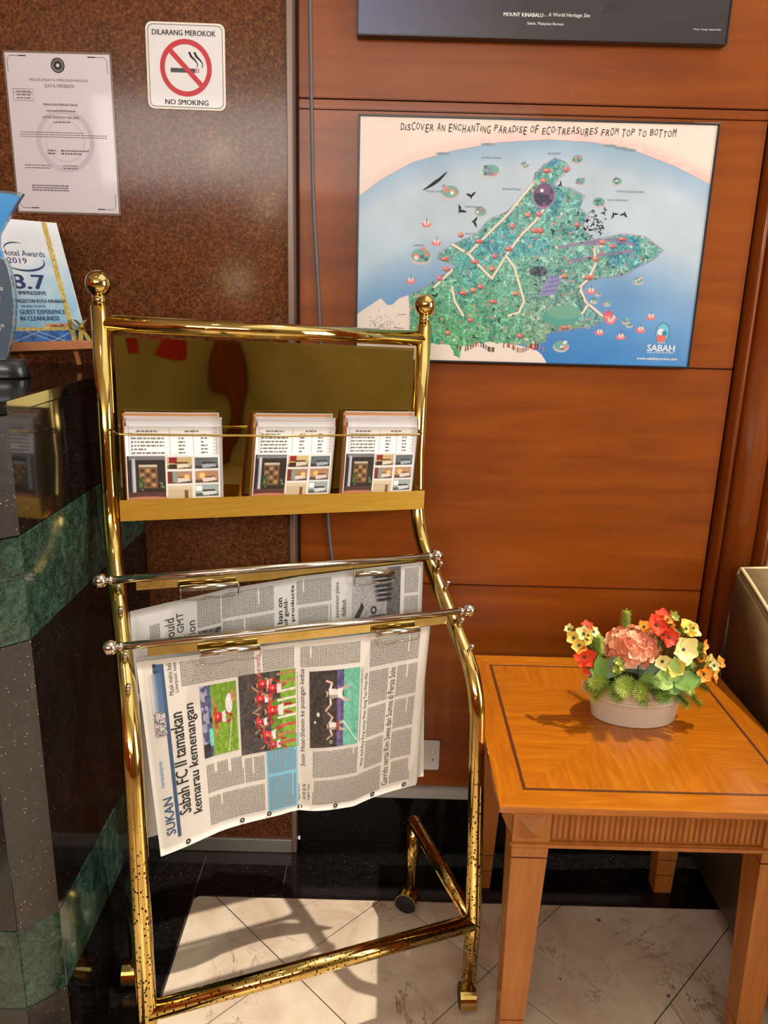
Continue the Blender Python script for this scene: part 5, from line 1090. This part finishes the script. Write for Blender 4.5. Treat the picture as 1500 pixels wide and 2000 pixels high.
slab('clear_rim', [(.0125, .033), (.015, .033), (.026, .056), (.0355, .087), (.041, .122), (.041, .152), (.036, .178), (.031, .188), (.0283, .1862), (.0323, .175), (.0363, .150), (.0363, .120), (.0313, .085), (.0223, .055)], .016, 'tr_clear')
wvp = [(-.06, .211), (0, .197), (.027, .188), (.016, .205), (.010, .222), (.016, .242), (.030, .262), (.043, .279), (.030, .282), (.0, .283), (-.03, .278), (-.06, .268)]
slab('blue_wave', wvp, .016, 'tr_blue'); slab('clear_edge', [(.0165, .2415), (.0305, .2612), (.0445, .2793), (.048, .2835), (.03, .286), (0, .287), (-.06, .273), (-.06, .2685), (-.03, .2785), (0, .2835), (.03, .2825), (.0425, .2798), (.030, .2635), (.0155, .2435)], .0164, 'tr_clear')
ts_ = lambda p, k=0: tc+np.outer(np.asarray(p)[:, 0]+.002, tx)+np.outer(-np.asarray(p)[:, 1]*1.1, np.array([0, 0, 1.0]))+(.0082+k)*ty
it = [text2d('Awards', .006, -.143, w=.032, h=.0075), line2d([(-.03+.045*math.cos(a_), -.128+.022*math.sin(a_)) for a_ in np.linspace(-.4, 1.8, 12)], [.0005+.003*math.sin(k*math.pi/11) for k in range(12)]), text2d('DELEETON', -.006, -.1085, w=.034, h=.0042, bold=True), text2d('KINABALU', -.006, -.1025, w=.032, h=.0042, bold=True), text2d('EXPERIENCE', -.002, -.084, w=.04, h=.004, bold=True), text2d('CLEANLINESS', -.006, -.0785, w=.036, h=.004, bold=True), line2d([(-.03, -.093), (.012, -.093)], .0008)]
printed('lettering', it, ts_, 'ink_white', aw, .0005)
# plaque on a small easel
pa, plean = math.radians(50), math.radians(21); BR = np.array([-0.622, -0.151, 1.318]); pw, ph = .165, .252
eh = np.array([math.cos(pa), math.sin(pa), 0]); bk = np.array([-math.sin(pa), math.cos(pa), 0]); ev = np.array([0, 0, math.cos(plean)])+bk*math.sin(plean); pn = -np.cross(ev, eh); pn = np.cross(eh, ev)
pq = thing('award_plaque', (BR[0]-eh[0]*pw/2, BR[1]-eh[1]*pw/2, CT), 'blue and white award plaque scoring 8.7 on a wooden easel', 'plaque')
ps = lambda p, k=0: BR-eh*pw+np.outer(np.asarray(p)[:, 0], eh)+np.outer(ph-np.asarray(p)[:, 1], ev)+k*pn
plate('panel', [(0, 0), (pw, 0), (pw, ph), (0, ph)], lambda p, k=0: ps(p, k-.005), .005, 'paper', pq)
a = Pic(120, 180, aspect=pw/ph, bg=(238, 240, 244)); nn = a.noise(5, 21)*.6+a.noise(12, 22)*.4
a.put(np.clip((a.v-.22)*1.5+(nn-.5)*.9, 0, 1), (132, 194, 226), .95); a.put(np.clip((a.v-.5)*.8+(nn-.55)*1.5, 0, 1), (90, 168, 212), .6); a.put(np.clip((nn-.5)*3, 0, 1)*(a.v > .4), (206, 230, 242), .6)
a.rect(0, .90, 1, 1, (40, 112, 190)); a.put(((a.v > .9) & (a.noise(30, 5) > .55)).astype(float), (20, 60, 130), .7); a.line([(.05, .99), (.4, .91), (.7, .99)], .005, (200, 225, 240)); a.line([(.25, .91), (.55, .99), (.8, .92)], .005, (200, 225, 240))
a.rect(.50, .848, .80, .875, (222, 150, 74))
gl = a.noise(90, 7)
for msk in ((a.u > .80) & (a.u < .87), (a.v > .872) & (a.v < .902) & (a.u < .87)): a.put(msk.astype(float), (196, 168, 76)); a.put(msk*np.clip((gl-.5)*3, 0, 1), (240, 224, 140))
a.obj('plaque_print', .0015, .0015, pw-.0015, ph-.0015, ps, pq, .0006)
U = lambda k: k*pw; V_ = lambda k: k*ph
printed('score', [text2d('8.7', U(.44), V_(.505), w=U(.42), h=.030, bold=True)], ps, 'ink_navy', pq, .0012)
printed('lettering', [text2d('Hotel Awards', U(.47), V_(.275), w=U(.52), h=.012), text2d('2019', U(.37), V_(.335), w=U(.23), h=.0115), text2d('IMPRESSIVE', U(.45), V_(.595), w=U(.34), h=.0078, bold=True), text2d('HOTEL DELEETON KOTA KINABALU', U(.45), V_(.66), w=U(.78), h=.0072, bold=True), text2d('HAS BEEN AWARDED', U(.42), V_(.702), w=U(.30), h=.004), text2d('BEST GUEST EXPERIENCE', U(.44), V_(.748), w=U(.72), h=.009, bold=True), text2d('IN CLEANLINESS', U(.46), V_(.80), w=U(.48), h=.009, bold=True), text2d('VALUE', U(.65), V_(.862), w=U(.16), h=.0055, bold=True),
                      line2d([(U(.45+.25*math.cos(a_)), V_(.34+.075*math.sin(a_))) for a_ in np.linspace(-.3, 2.6, 16)], [.0006+.0036*math.sin(k*math.pi/15) for k in range(16)]), line2d([(U(.40+.15*math.cos(a_)), V_(.24+.05*math.sin(a_))) for a_ in np.linspace(3.0, 5.2, 10)], [.0006+.002*math.sin(k*math.pi/9) for k in range(10)])], ps, 'ink_navy', pq, .0012)
def ebox(name, x0, x1, y0, y1, d0, d1, mat):   # in plaque axes: across, up, towards the viewer
    V = [BR-eh*pw+eh*x+ev*y+pn*d for d in (d0, d1) for x, y in ((x0, y0), (x1, y0), (x1, y1), (x0, y1))]
    return mesh_obj(name, V, [(3, 2, 1, 0), (4, 5, 6, 7)]+[(i, (i+1) % 4, 4+(i+1) % 4, 4+i) for i in range(4)], mat, pq)
ebox('ledge', -.01, pw+.008, -.018, -.0005, -.012, .014, 'easel_wood')
for x in (.02, pw-.03): tube('easel_leg', [BR-eh*(pw-x)+ev*.10-pn*.012, BR-eh*(pw-x)+np.array([0, 0, CT+.004-BR[2]])+pn*.012], .006, 'easel_wood', pq, n=4)
q_ = BR-eh*(pw-.02)+ev*.15-pn*.012; tube('easel_strut', [q_, np.array([q_[0]-pn[0]*.05, q_[1]-pn[1]*.02, CT+.004])], .006, 'easel_wood', pq, n=4)
# gold bow at the lower right corner
bc = BR-eh*.012+ev*.030+pn*.008
for s_ in (-1, 1):
    lp_ = [bc, bc+eh*s_*.012+ev*.014+pn*.006, bc+eh*s_*.027+ev*.012+pn*.008, bc+eh*s_*.028-ev*.006+pn*.006, bc+eh*s_*.012-ev*.010+pn*.003, bc]; V = []
    for q in fillet(lp_, .01, 3): V += [q-pn*.006+ev*.002, q+pn*.006-ev*.002]
    mesh_obj('bow_loop', V, [(2*i, 2*i+1, 2*i+3, 2*i+2) for i in range(len(V)//2-1)], 'ribbon', pq, True)
    V = [bc-eh*.004, bc+eh*.004, bc+eh*(s_*.014+.006)-ev*.045+pn*.004, bc+eh*(s_*.014-.006)-ev*.042+pn*.004]; mesh_obj('bow_tail', V, [(0, 1, 2, 3)], 'ribbon', pq)
ball('bow_knot', bc+pn*.003, .005, 'ribbon', pq, n=10)
